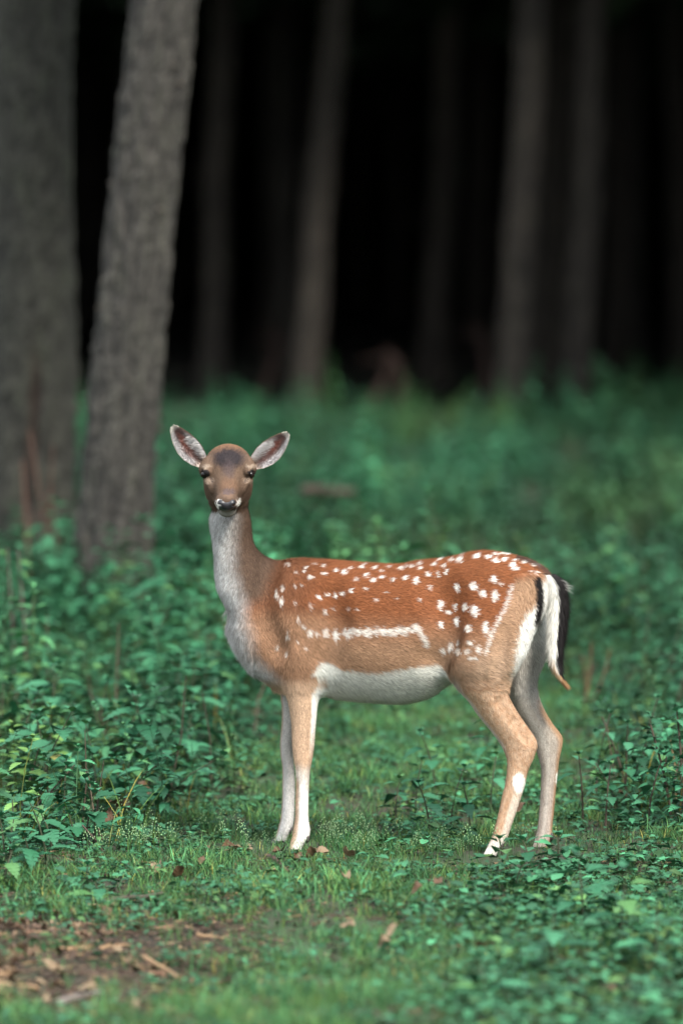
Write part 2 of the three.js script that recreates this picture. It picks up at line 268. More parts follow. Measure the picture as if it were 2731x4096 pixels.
function sdHead(x, y, z) {
  const [f, u, rs] = headLocal(x, y, z), r = Math.abs(rs);
  if (f * f + u * u + r * r > 0.09) return 0.12;
  let d = ell(f, u, r, -0.042, -0.009, 0, 0.072, 0.053, 0.068);
  d = smin(d, ell(f, u, r, -0.078, -0.03, 0, 0.06, 0.06, 0.058), 0.03);
  d = smin(d, cap(f, u, r, 0, -0.02, 0, 0.122, -0.022, 0, 0.049, 0.0265), 0.022);
  d = smin(d, cap(f, u, r, -0.045, -0.072, 0.03, 0.108, -0.052, 0.004, 0.036, 0.02), 0.022);
  d = smin(d, ell(f, u, r, -0.028, -0.05, 0.032, 0.045, 0.036, 0.034), 0.02);
  d = smin(d, ell(f, u, r, -0.035, -0.1, 0.026, 0.05, 0.038, 0.034), 0.024); // jaw angle
  d = smin(d, cap(f, u, r, -0.03, 0.014, 0.056, 0.018, 0.0115, 0.0595, 0.016, 0.011), 0.014); // brow
  d = smin(d, ell(f, u, r, -0.014, 0.0, 0.063, 0.024, 0.021, 0.0195), 0.012); // orbit
  d = smin(d, cap(f, u, r, 0.012, -0.018, 0.056, 0.045, -0.03, 0.038, 0.012, 0.014), 0.016); // cheekbone under the eye
  d = smin(d, ell(f, u, r, 0.128, -0.022, 0, 0.026, 0.025, 0.033), 0.012); // nose end
  d = smin(d, ell(f, u, r, 0.12, -0.058, 0, 0.022, 0.016, 0.025), 0.008); // chin
  d = Math.max(d, -ell(f, u, r, 0.016, -0.002, 0.073, 0.016, 0.013, 0.013)); // eye socket
  d = Math.max(d, -cap(f, u, r, 0.15, -0.044, 0, 0.13, -0.0455, 0.034, 0.0022, 0.0022)); // mouth line
  return d;
}
function sdDeer(x, y, z) {
  let d = sdTorso(x, y, z);
  d = smin(d, sdLoft(neck, x, y, z), 0.05);
  let l = sdLoft(legs[0], x, y, z); d = smin(d, l, y > 0.45 ? 0.06 : 0.03);
  l = sdLoft(legs[1], x, y, z); d = smin(d, l, 0.03);
  l = sdLoft(legs[2], x, y, z); d = smin(d, l, 0.03);
  l = sdLoft(legs[3], x, y, z); d = smin(d, l, 0.03);
  if (y > 0.8 && x < 0) d = smin(d, sdHead(x, y, z), 0.016);
  for (const g of grooves) { const c = cap(x, y, z, g[0].x, g[0].y, g[0].z, g[1].x, g[1].y, g[1].z, g[2], g[3]); if (c < 0.05) { const k = g[4] || 0.008, h = clamp(0.5 - 0.5 * (d + c) / k); d = lerp(d, -c, h) + k * h * (1 - h); } }
  return d;
}
const grooves = [ // hollows in front of the hamstring tendons and along the flank fold
  [at(2150, 2840, -0.028), at(2205, 2940, -0.04), 0.007, 0.008],
];
{ // shallow hollows: behind the shoulder, neck root, hip, flank, thigh, shank; laid on the near side where the skin is
  const found = [];
  for (const [pts, rad, cut, k] of [[[[1302, 2380], [1318, 2500], [1296, 2630]], 0.04, 0.005, 0.045], [[[1070, 2270], [1032, 2400], [1050, 2500], [1100, 2590]], 0.03, 0.006, 0.035], [[[1735, 2320], [1760, 2400], [1768, 2480]], 0.045, 0.006, 0.05], [[[1725, 2640], [1770, 2570]], 0.035, 0.005, 0.05], [[[2010, 2520], [1985, 2690]], 0.02, 0.004, 0.02], [[[2000, 2810], [2060, 2888], [2116, 2962]], 0.013, 0.004, 0.014], [[[1200, 2560], [1260, 2470]], 0.025, 0.004, 0.025]]) {
    const w = pts.map(([X, Y]) => { let z = 0.36; while (z > -0.3) { const p = at(X, Y, z); if (sdDeer(p.x, p.y, p.z) < 0) break; z -= 0.002; } return at(X, Y, z + rad - cut); });
    for (let i = 0; i < w.length - 1; i++) found.push([w[i], w[i + 1], rad, rad, k]);
  }
  grooves.push(...found);
}
function surfaceNet(sd, lo, hi, h) {
  const nx = Math.ceil((hi.x - lo.x) / h / 8) * 8 + 1, ny = Math.ceil((hi.y - lo.y) / h / 8) * 8 + 1, nz = Math.ceil((hi.z - lo.z) / h / 8) * 8 + 1, F = new Float32Array(nx * ny * nz).fill(1);
  const bl = 8;
  for (let k = 0; k < nz - 1; k += bl) for (let j = 0; j < ny - 1; j += bl) for (let i = 0; i < nx - 1; i += bl) {
    const c = sd(lo.x + (i + 4) * h, lo.y + (j + 4) * h, lo.z + (k + 4) * h), near = Math.abs(c) < 0.05;
    for (let w = k; w <= Math.min(nz - 1, k + bl - (near ? 0 : 1)); w++) for (let v = j; v <= Math.min(ny - 1, j + bl - (near ? 0 : 1)); v++) for (let u = i; u <= Math.min(nx - 1, i + bl - (near ? 0 : 1)); u++) {
      const q = (w * ny + v) * nx + u; F[q] = near ? sd(lo.x + u * h, lo.y + v * h, lo.z + w * h) : F[q] === 1 ? Math.sign(c) * 1.001 : F[q];
    }
  }
  const id = new Int32Array(F.length).fill(-1), pos = [], idx = [], sx = 1, sy = nx, sz = nx * ny, off = [0, sx, sy, sx + sy, sz, sz + sx, sz + sy, sz + sx + sy], ed = [[0, 1], [2, 3], [4, 5], [6, 7], [0, 2], [1, 3], [4, 6], [5, 7], [0, 4], [1, 5], [2, 6], [3, 7]];
  for (let k = 0; k < nz - 1; k++) for (let j = 0; j < ny - 1; j++) for (let i = 0; i < nx - 1; i++) {
    const q = k * sz + j * sy + i; let m = 0; for (let e = 0; e < 8; e++) if (F[q + off[e]] < 0) m |= 1 << e;
    if (m === 0 || m === 255) continue;
    let x = 0, y = 0, z = 0, n = 0;
    for (const [a, b] of ed) { const A = F[q + off[a]], B = F[q + off[b]]; if ((A < 0) === (B < 0)) continue; const t = A / (A - B); x += (a & 1) + ((b & 1) - (a & 1)) * t; y += (a >> 1 & 1) + ((b >> 1 & 1) - (a >> 1 & 1)) * t; z += (a >> 2) + ((b >> 2) - (a >> 2)) * t; n++; }
    id[q] = pos.length / 3; pos.push(lo.x + (i + x / n) * h, lo.y + (j + y / n) * h, lo.z + (k + z / n) * h);
  }
  const quad = (a, b, c, d, flip) => { if (a < 0 || b < 0 || c < 0 || d < 0) return; flip ? idx.push(a, c, b, a, d, c) : idx.push(a, b, c, a, c, d); };
  for (let k = 1; k < nz - 1; k++) for (let j = 1; j < ny - 1; j++) for (let i = 1; i < nx - 1; i++) {
    const q = k * sz + j * sy + i, s = F[q] < 0;
    if (s !== F[q + sx] < 0) quad(id[q - sy - sz], id[q - sz], id[q], id[q - sy], !s);
    if (s !== F[q + sy] < 0) quad(id[q - sx - sz], id[q - sx], id[q], id[q - sz], !s);
    if (s !== F[q + sz] < 0) quad(id[q - sx - sy], id[q - sy], id[q], id[q - sx], !s);
  }
  return { pos, idx };
}
// coat colours (linear), laid out along the animal's side
const WHITE = [0.82, 0.79, 0.73], RUST = [0.24, 0.084, 0.033], TAN = [0.38, 0.23, 0.138], LTAN = [0.47, 0.315, 0.21], NECK = [0.1, 0.062, 0.042], CHEST = [0.36, 0.35, 0.335], BLACK = [0.012, 0.01, 0.01], PALE = [0.58, 0.52, 0.46], BELLY = [0.6, 0.59, 0.53];
const spots = [];
for (const [x, y, a, b, f = 1] of [[28, 340, 18, 10], [170, 322, 20, 11], [255, 310, 16, 15], [310, 285, 14, 10], [315, 320, 16, 11], [215, 308, 10, 8], [30, 385, 22, 14], [115, 402, 16, 16], [210, 388, 18, 14], [283, 405, 18, 24], [370, 362, 14, 22], [420, 292, 20, 15], [445, 368, 11, 26], [460, 256, 20, 9], [490, 305, 12, 20], [512, 345, 12, 22], [545, 262, 15, 15], [605, 258, 26, 18], [622, 224, 14, 7], [732, 232, 30, 18], [818, 236, 26, 16], [868, 260, 22, 18], [935, 256, 26, 16], [1010, 255, 20, 10], [860, 215, 14, 8], [940, 212, 60, 9], [1085, 266, 26, 16], [995, 298, 24, 28], [1025, 325, 18, 14], [1160, 290, 36, 13], [1130, 335, 10, 8, 0.7], [1170, 342, 14, 8, 0.7], [860, 398, 26, 26], [908, 430, 18, 14, 0.6], [710, 452, 32, 30], [592, 458, 24, 30], [775, 505, 26, 26], [865, 520, 22, 42], [465, 585, 24, 36], [578, 600, 16, 26], [658, 606, 24, 32], [722, 634, 28, 42], [525, 645, 20, 22], [592, 712, 24, 36], [462, 732, 20, 28], [678, 766, 24, 26], [797, 760, 20, 54], [385, 458, 10, 22, 0.7], [310, 550, 10, 20, 0.6], [150, 545, 16, 8, 0.5], [70, 500, 12, 10, 0.5], [545, 900, 22, 38, 0.75], [605, 870, 14, 18, 0.8], [605, 935, 24, 24, 0.75], [690, 870, 22, 26, 0.85], [670, 930, 24, 20, 0.65], [745, 915, 18, 36, 0.85], [705, 980, 34, 15, 0.9], [480, 925, 24, 24, 0.8]]) spots.push([1500 + x * 0.5421, 2100 + y * 0.5421, a * 0.515, b * 0.515, f]);
for (const [x, y, a, b, f = 1] of [[685, 308, 22, 12, 0.4], [745, 360, 14, 10, 0.4], [820, 330, 16, 13, 0.8], [808, 368, 14, 11, 0.8], [860, 405, 26, 15], [885, 308, 14, 7, 0.6], [955, 316, 14, 10, 0.8], [962, 378, 20, 18], [1050, 355, 18, 12], [1112, 365, 20, 22], [1155, 338, 18, 10], [1240, 332, 20, 10], [1270, 309, 18, 7], [1345, 338, 18, 10], [1402, 362, 16, 11], [1460, 328, 16, 9, 0.7], [1285, 397, 22, 15], [1408, 410, 22, 14], [1340, 435, 20, 13], [1205, 425, 18, 13, 0.55], [600, 530, 16, 38, 0.7], [635, 590, 15, 34, 0.75], [650, 480, 14, 24, 0.45], [740, 470, 14, 16, 0.4], [790, 465, 12, 10, 0.4], [740, 600, 9, 24, 0.4], [855, 620, 10, 30, 0.4], [920, 555, 22, 20], [982, 533, 18, 16], [1040, 550, 15, 20, 0.85], [1105, 535, 24, 19], [1172, 517, 16, 13], [1280, 500, 18, 13, 0.8], [1445, 530, 14, 10, 0.6], [1358, 580, 15, 13, 0.5], [965, 668, 15, 25, 0.75], [1030, 650, 14, 15, 0.45], [1155, 655, 14, 12, 0.35], [1215, 660, 14, 14, 0.45], [765, 735, 11, 32, 0.45], [800, 790, 18, 24, 0.6], [850, 840, 24, 34, 0.8], [905, 850, 14, 30, 0.6], [968, 840, 22, 40, 0.75], [1048, 862, 26, 50, 0.9], [680, 865, 12, 14, 0.85], [685, 820, 10, 10, 0.4], [755, 895, 8, 12, 0.5], [595, 950, 14, 15, 0.6], [678, 995, 12, 22, 0.6], [820, 960, 12, 14, 0.4], [1148, 865, 18, 34, 0.9]]) spots.push([800 + x * 0.5102, 2100 + y * 0.5102, a * 0.49, b * 0.49, f]);
const segD = (x, y, pts) => { let m = 1e9; for (let i = 0; i < pts.length - 1; i++) { const [ax, ay] = pts[i], [bx, by] = pts[i + 1], t = clamp(((x - ax) * (bx - ax) + (y - ay) * (by - ay)) / ((bx - ax) ** 2 + (by - ay) ** 2)); m = Math.min(m, Math.hypot(x - ax - (bx - ax) * t, y - ay - (by - ay) * t)); } return m; };
const line = (pts, v) => { let i = 0; while (i < pts.length - 2 && pts[i + 1][0] < v) i++; return lerp(pts[i][1], pts[i + 1][1], clamp((v - pts[i][0]) / (pts[i + 1][0] - pts[i][0]))); };
const chestLine = [[2060, 932], [2158, 926], [2270, 925], [2355, 950], [2406, 972], [2457, 970], [2534, 992], [2610, 1000], [2712, 1106], [2790, 1150]];
const bellyLine = [[1180, 2790], [1262, 2650], [1300, 2640], [1361, 2674], [1500, 2688], [1636, 2666], [1744, 2655], [1800, 2700]];
function coat(x, y, z, nx, ny, nz) {
  const hl = headLocal(x, y, z), [X0, Y0] = toPix(x, y, z);
  const j = n3(x * 160, y * 160, z * 160), jj = n3(x * 60, y * 60, z * 60), X = X0 + 6 * j, Y = Y0 + 6 * jj;
  const t = -(x - O.x) * sa + (z - O.z) * ca; // to the near side
  if (hl[0] > -0.13 && Y < 2085 && X < 1060 && (hl[0] > -0.02 + 1.2 * Math.max(0, -hl[1] - 0.07) || Y < 2000)) { // head
    const [f, u, rs] = hl, r = Math.abs(rs), dx = X - 915;
    let c = mixc([0.105, 0.066, 0.044], [0.08, 0.05, 0.035], sstep(1930, 2010, Y));
    c = mixc(c, [0.15, 0.078, 0.042], sstep(1850, 1800, Y + 0.3 * Math.abs(dx)) * 0.8);
    c = mixc(c, [0.016, 0.013, 0.016], sstep(1.4, 0.6, Math.hypot(dx / 62, (Y - 1834) / 40)) * 0.95);
    c = mixc(c, [0.06, 0.043, 0.043], sstep(1.25, 0.3, Math.hypot(dx / 30, (Y - 1880) / 46)) * 0.7);
    c = mixc(c, [0.15, 0.08, 0.046], sstep(1.2, 0.5, Math.hypot(dx / 40, (Y - 1945) / 40)) * 0.5);
    const ex = Math.abs(dx) - 92; // pale round the eye, dark tear line
    c = mixc(c, [0.32, 0.25, 0.19], sstep(1.2, 0.6, Math.hypot((ex + 2) / 22, (Y - 1868) / 8)) * 0.6);
    c = mixc(c, [0.38, 0.28, 0.21], sstep(1.2, 0.5, Math.hypot((ex + 16) / 22, (Y - 1924) / 13)) * 0.7);
    c = mixc(c, BLACK, sstep(1.15, 0.75, Math.hypot((ex) / 19, (Y - 1893) / 16)));
    c = mixc(c, [0.05, 0.035, 0.03], sstep(6, 2, segD(Math.abs(dx), Y, [[76, 1905], [64, 1926]])) * 0.8);
    c = mixc(c, [0.07, 0.05, 0.05], sstep(1.2, 0.6, Math.hypot(dx / 27, (Y - 1968) / 13)) * 0.8);
    c = mixc(c, [0.16, 0.1, 0.07], sstep(1.2, 0.6, Math.hypot(dx / 22, (Y - 1985) / 8)) * 0.5);
    c = mixc(c, [0.11, 0.072, 0.05], sstep(1.3, 0.5, Math.hypot((Math.abs(dx) - 62) / 26, (Y - 2025) / 34)) * 0.5);
    if (f > 0.06) {
      c = mixc(c, [0.7, 0.67, 0.62], sstep(1.2, 0.65, Math.hypot((Math.abs(dx) - 41) / 10.5, (Y - 2012 - Math.abs(dx) * 0.1) / 20)));
      c = mixc(c, [0.15, 0.14, 0.12], sstep(2038, 2044, Y) * sstep(60, 46, Math.abs(dx)));
      c = mixc(c, BLACK, sstep(5, 2, Math.abs(Y - 2038 + 0.04 * Math.abs(dx))) * sstep(50, 42, Math.abs(dx)));
    } else c = mixc(c, [0.24, 0.2, 0.165], sstep(2030, 2070, Y) * 0.6);
    return c;
  }
  // body
  const q1 = Y > 2740 || (X < 1060 && Y < 2500) ? [y, x + z * 0.3] : [x * 0.96 - y * 0.27, y * 0.96 + x * 0.27], streak = n3(q1[0] * 42, q1[1] * 210, z * 60) * 0.6 + n3(q1[0] * 75, q1[1] * 420, z * 90) * 0.6;
  return coatBody(x, y, z, X, Y, t, j, jj).map((v) => v * (1 + 0.24 * clamp(streak, -1, 1)));
}
function coatBody(x, y, z, X, Y, t, j, jj) {
  let c = mixc(RUST, TAN, sstep(2420, 2620, Y - 0.05 * (X - 1500)) * 0.9);
  c = mixc(c, mixc(NECK, RUST, 0.45), sstep(1330, 1130, X + 0.15 * (Y - 2300)) * 0.75);
  c = mixc(c, [0.3, 0.165, 0.095], sstep(2400, 2500, Y) * sstep(1400, 1250, X) * 0.85);
  if (Y < 2480) c = mixc(c, NECK, sstep(1130, 1040, X + (Y - 2300) * 0.35) * sstep(2440, 2360, Y));
  // haunch and thigh
  const hline = line([[2330, 2040], [2404, 2020], [2469, 1988], [2534, 1955], [2604, 1934], [2640, 1880]], Y);
  if (X > 1780) c = mixc(c, mixc(TAN, LTAN, sstep(2500, 2700, Y)), sstep(hline - 6, hline + 22, X) * sstep(2290, 2340, Y + (X - 2040) * 0.2));
  c = mixc(c, LTAN, sstep(2600, 2720, Y) * sstep(1760, 1810, X) * 0.8);
  // spots and lines
  let s = 0;
  if (Y < 2660 && X > 1080) for (const q of spots) { const dx = (X - q[0]) / q[2], dy = (Y - q[1]) / q[3], e = dx * dx + dy * dy; if (e < 2.2) s = Math.max(s, q[4] * 0.95 * sstep(1.7, 0.15, e + 0.5 * j + 0.25 * jj)); }
  s = Math.max(s, 0.8 * sstep(21, 2, segD(X, Y + 7 * jj + 4 * j, [[1376, 2529], [1480, 2527], [1600, 2524], [1655, 2512]])), 0.75 * sstep(18, 2, segD(X + 6 * jj, Y, [[1650, 2510], [1668, 2520], [1694, 2578]])));
  s = Math.max(s, 0.6 * sstep(10, 3, segD(X, Y, [[2036, 2340], [2020, 2404], [1988, 2469], [1955, 2534], [1934, 2608]])));
  c = mixc(c, WHITE, s);
  // belly, chest
  if (Y < 2900 && X > 1100 && X < 1850) { const b = line(bellyLine, X), leg = X < 1300 && t > 0.05 && Y > 2700 && X < 1262 ? 0 : 1; if (X < 1790) c = mixc(c, BELLY, sstep(b - 8, b + 14, Y) * leg * sstep(1795, 1760, X - (Y - 2660) * 0.62)); }
  if (Y < 2800 && Y > 2040) { const b = line(chestLine, Y); c = mixc(c, mixc(CHEST, [0.46, 0.46, 0.45], clamp(0.5 + jj)), sstep(b + 55, b - 45, X) * 0.92); }
  // legs
  if (Y > 2690) {
    const L = X > 1640 ? (X - lerp(0, 0, 0), t > 0.012 ? 0 : 1) : (z > -0.1 ? 2 : 3), T = legs[L], yy = clamp(y, T.k0, T.k1), a = clamp((x - T.get(yy, 0)) / T.get(yy, 1), -1, 1), inLeg = sstep(2690, 2740, Y);
    let k;
    if (L === 2) { k = mixc(LTAN, PALE, sstep(3040, 3110, Y)); k = mixc(k, WHITE, sstep(0.5, 0.72, a) * sstep(2720, 2760, Y) * sstep(3060, 2860, Y)); k = mixc(k, WHITE, sstep(-0.5, 0.1, a) * sstep(3100, 3200, Y)); k = mixc(k, [0.45, 0.27, 0.16], sstep(-0.35, -0.75, a) * sstep(3080, 3140, Y) * 0.8); if (X > 1300) k = c; }
    else if (L === 3) { k = mixc([0.42, 0.39, 0.36], [0.52, 0.5, 0.48], sstep(3000, 3250, Y)); k = mixc(k, [0.3, 0.19, 0.12], sstep(-0.7, -0.95, a) * 0.7); if (X > 1300) k = c; }
    else if (L === 0) { k = mixc(LTAN, [0.4, 0.24, 0.145], clamp(0.5 + jj)); k = mixc(k, PALE, sstep(-0.72, -0.95, a) * 0.8 * sstep(3040, 2950, Y)); k = mixc(k, [0.6, 0.5, 0.41], sstep(-0.25, 0.25, a) * sstep(3150, 3200, Y)); k = mixc(k, WHITE, sstep(1.2, 0.7, Math.hypot((X - 2076) / 28, (Y - 3130) / 42))); k = mixc(k, WHITE, sstep(3330, 3380, Y) * 0.7); if (X < 1790) k = c; }
    else { k = mixc([0.36, 0.31, 0.26], [0.4, 0.33, 0.28], sstep(2900, 3200, Y)); k = mixc(k, [0.36, 0.22, 0.13], sstep(0.45, 0.9, a)); k = mixc(k, [0.5, 0.46, 0.41], sstep(0.5, 0, Math.abs(a + 0.2)) * sstep(2760, 2850, Y) * 0.5); k = mixc(k, WHITE, sstep(1.2, 0.7, Math.hypot((X - 2236) / 16, (Y - 3115) / 34))); }
    c = mixc(c, k, inLeg);
  }
  // rump: white mirror with black edge, back of the thighs pale
  const sB = (x - O.x) * ca + (z - O.z) * sa;
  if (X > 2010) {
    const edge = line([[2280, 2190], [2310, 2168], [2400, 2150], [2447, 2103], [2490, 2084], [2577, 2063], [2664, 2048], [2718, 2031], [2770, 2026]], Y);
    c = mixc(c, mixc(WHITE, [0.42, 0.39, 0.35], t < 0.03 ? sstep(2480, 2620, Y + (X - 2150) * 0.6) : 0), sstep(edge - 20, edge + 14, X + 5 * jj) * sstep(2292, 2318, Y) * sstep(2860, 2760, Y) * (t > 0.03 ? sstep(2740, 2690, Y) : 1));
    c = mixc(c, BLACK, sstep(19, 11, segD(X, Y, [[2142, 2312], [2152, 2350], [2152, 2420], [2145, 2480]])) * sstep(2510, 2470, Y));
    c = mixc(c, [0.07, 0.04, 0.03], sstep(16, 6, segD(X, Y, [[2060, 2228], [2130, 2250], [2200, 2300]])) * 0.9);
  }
  return c;
}
const deer = add(new THREE.Group(), 'fallow_deer');
tag(deer, 'spotted brown fallow doe standing side-on, head turned to face the viewer', 'deer');
const sn = surfaceNet(sdDeer, V(-0.52, 0.0, -0.36), V(0.7, 1.3, 0.34), cellSize);
const bodyN = [], bodyC = [];
for (let i = 0; i < sn.pos.length; i += 3) {
  const [x, y, z] = [sn.pos[i], sn.pos[i + 1], sn.pos[i + 2]], e = 0.002, g = V(sdDeer(x + e, y, z) - sdDeer(x - e, y, z), sdDeer(x, y + e, z) - sdDeer(x, y - e, z), sdDeer(x, y, z + e) - sdDeer(x, y, z - e)).normalize();
  bodyN.push(g.x, g.y, g.z); bodyC.push(...coat(x, y, z, g.x, g.y, g.z));
}
const body = part('body', geom(sn.pos, sn.idx, bodyC, bodyN), new THREE.MeshPhysicalMaterial({ color: lin(1, 1, 1), vertexColors: true, roughness: 0.85, specularIntensity: 0.35 }), deer);
// fur
function hairGeo() { return geom([-0.5, 0, 0, 0.5, 0, 0, -0.36, 0.55, 0.07, 0.36, 0.55, 0.07, 0, 1, 0.2], [0, 1, 2, 1, 3, 2, 2, 3, 4]); }
const furMat = new THREE.MeshPhysicalMaterial({ color: lin(1, 1, 1), roughness: 0.75, specularIntensity: 0.35, side: THREE.DoubleSide });
function fur(list, parent, name = 'fur') { // list of [pos, dir, normal, length, width, colour]
  const im = new THREE.InstancedMesh(hairGeo(), furMat, list.length), m = new THREE.Matrix4(), a = V(), b = V(), c = V(), k = new THREE.Color();
  list.forEach(([p, d, n, L, w, col], i) => {
    a.copy(d).normalize(); b.copy(n).cross(a).normalize(); c.copy(a).cross(b).negate();
    c.copy(b).cross(a).normalize();
    m.makeBasis(b.multiplyScalar(w), a.multiplyScalar(L), c.multiplyScalar(-L)); m.setPosition(p); im.setMatrixAt(i, m); im.setColorAt(i, k.setRGB(col[0], col[1], col[2]));
  });
  im.name = name; im.userData.kind = 'stuff'; im.castShadow = im.receiveShadow = true; parent.add(im); return im;
}
{
  const P = sn.pos, I = sn.idx, cum = new Float64Array(I.length / 3); let tot = 0; const A = V(), B = V(), C = V(), hairs = [], r = rng(404);
  for (let i = 0; i < cum.length; i++) { const [a, b, c] = [I[3 * i] * 3, I[3 * i + 1] * 3, I[3 * i + 2] * 3]; A.set(P[b] - P[a], P[b + 1] - P[a + 1], P[b + 2] - P[a + 2]); B.set(P[c] - P[a], P[c + 1] - P[a + 1], P[c + 2] - P[a + 2]); tot += A.cross(B).length() / 2; cum[i] = tot; }
  const N = 300000;
  for (let h = 0; h < N; h++) {
    const q = (h + r()) / N * tot; let lo = 0, hi = cum.length - 1; while (lo < hi) { const m = lo + hi >> 1; cum[m] < q ? lo = m + 1 : hi = m; }
    let u = r(), v = r(); if (u + v > 1) { u = 1 - u; v = 1 - v; }
    const [a, b, c] = [I[3 * lo] * 3, I[3 * lo + 1] * 3, I[3 * lo + 2] * 3], p = V(P[a] + (P[b] - P[a]) * u + (P[c] - P[a]) * v, P[a + 1] + (P[b + 1] - P[a + 1]) * u + (P[c + 1] - P[a + 1]) * v, P[a + 2] + (P[b + 2] - P[a + 2]) * u + (P[c + 2] - P[a + 2]) * v), n = V(bodyN[a], bodyN[a + 1], bodyN[a + 2]);
    const [X, Y] = toPix(p.x, p.y, p.z), [f, hu, hr] = headLocal(p.x, p.y, p.z), head = f > -0.11 && Y < 2085 && X < 1060 && (f > -0.02 + 1.2 * Math.max(0, -hu - 0.07) || Y < 2000);
    if (head && f > 0.125) continue;
    if (head && Math.hypot(Math.abs(X - 915) - 92, (Y - 1896) * 1.1) < 20) continue;
    if (p.y < 0.03) continue;
    let d, L, w = 0.0014;
    if (head) { d = V(hr * 1.5, 0.5 * st + 0.12, -1); L = 0.007; w = 0.0013; }
    else if (Y > 2760) { d = V(Y < 3000 && X > 1700 ? 0.5 : 0.05, -1, 0); L = X > 1300 && X < 1800 ? 0.016 : 0.007; if (X > 1300 && X < 1800) d = V(0.8, -0.5, 0); }
    else if (X < 1060 && Y < 2480) { d = V(-0.1 + (X - 930) * 0.002, -1, 0.1); L = 0.013; }
    else if (X < 1010) { d = V(0.2, -1, 0); L = 0.022; }
    else { const sh = sstep(1420, 1150, X); d = V(lerp(1, 0.45, sh), lerp(-0.28, -0.9, sh), 0); L = 0.014; if (Y > 2640) L = 0.017; if (X > 1900) d.y = -0.35; }
    if (X > 2060 && Y > 2290 && Y < 2760) { d = V(0.25, -1, 0.1); L = 0.018; }
    const wob = 0.22; d.normalize().add(V((r() - 0.5) * wob * 2 + 0.3 * n3(p.x * 14, p.y * 14, p.z * 14), (r() - 0.5) * wob * 2, (r() - 0.5) * wob));
    d.addScaledVector(n, -d.dot(n)).normalize().addScaledVector(n, 0.16 + 0.16 * r());
    L *= 0.7 + 0.6 * r();
    const col = coat(p.x, p.y, p.z, n.x, n.y, n.z), k = (0.72 + 0.56 * r()) * (r() < 0.1 ? 0.6 : 1) * 1.04;
    hairs.push([p.addScaledVector(n, -0.0008), d, n, L, w, [Math.min(0.86, col[0] * k), Math.min(0.85, col[1] * k), Math.min(0.82, col[2] * k)]]);
  }
  fur(hairs, body);
  // long pale fringe on chest and throat
  const fr = [];
  for (let i = 0; i < 260; i++) { const Y = 2430 + r() * 310, T = neck, c = at(930, Y, -0.12), yy = clamp(c.y, T.k0, T.k1), p = V(T.get(yy, 0) - T.get(yy, 1) * 0.97, yy, T.get(yy, 3) + (r() - 0.5) * T.get(yy, 2) * 0.7); if (Math.abs(sdDeer(p.x, p.y, p.z)) > 0.006) continue; fr.push([p, V(-0.5 - r() * 0.5, -1, (r() - 0.5) * 0.6), V(0, 0, 1), 0.018 + r() * 0.022, 0.001, [0.36, 0.35, 0.33]]); }
  fur(fr, body, 'chest_fringe');
}
// eyes, nose pad
const eyeMat = new THREE.MeshPhysicalMaterial({ color: lin(0.008, 0.005, 0.004), roughness: 0.06, ior: 1.38 });
for (const s of [-1, 1]) { const e = part('eye', new THREE.SphereGeometry(0.0122, 28, 20), eyeMat, deer); e.position.copy(headWorld(0.0095, -0.002, s * 0.0665)); e.scale.set(0.98, 0.95, 1.05); }
{
  const sd = (x, y, z) => { const [f, u, rs] = headLocal(x, y, z), r = Math.abs(rs); let d = ell(f, u, r, 0.139, -0.0235, 0, 0.0195, 0.0185, 0.0255); d = smin(d, ell(f, u, r, 0.141, -0.016, 0.015, 0.015, 0.011, 0.011), 0.005); d = Math.max(d, -cap(f, u, r, 0.165, -0.016, 0.0165, 0.145, -0.02, 0.021, 0.004, 0.0045)); return d; };
  const c = headWorld(0.14, -0.022, 0), g = surfaceNet(sd, c.clone().addScalar(-0.044), c.clone().addScalar(0.044), 0.0018);
  part('nose', geom(g.pos, g.idx), new THREE.MeshPhysicalMaterial({ color: lin(0.014, 0.013, 0.016), roughness: 0.42 }), deer);
}
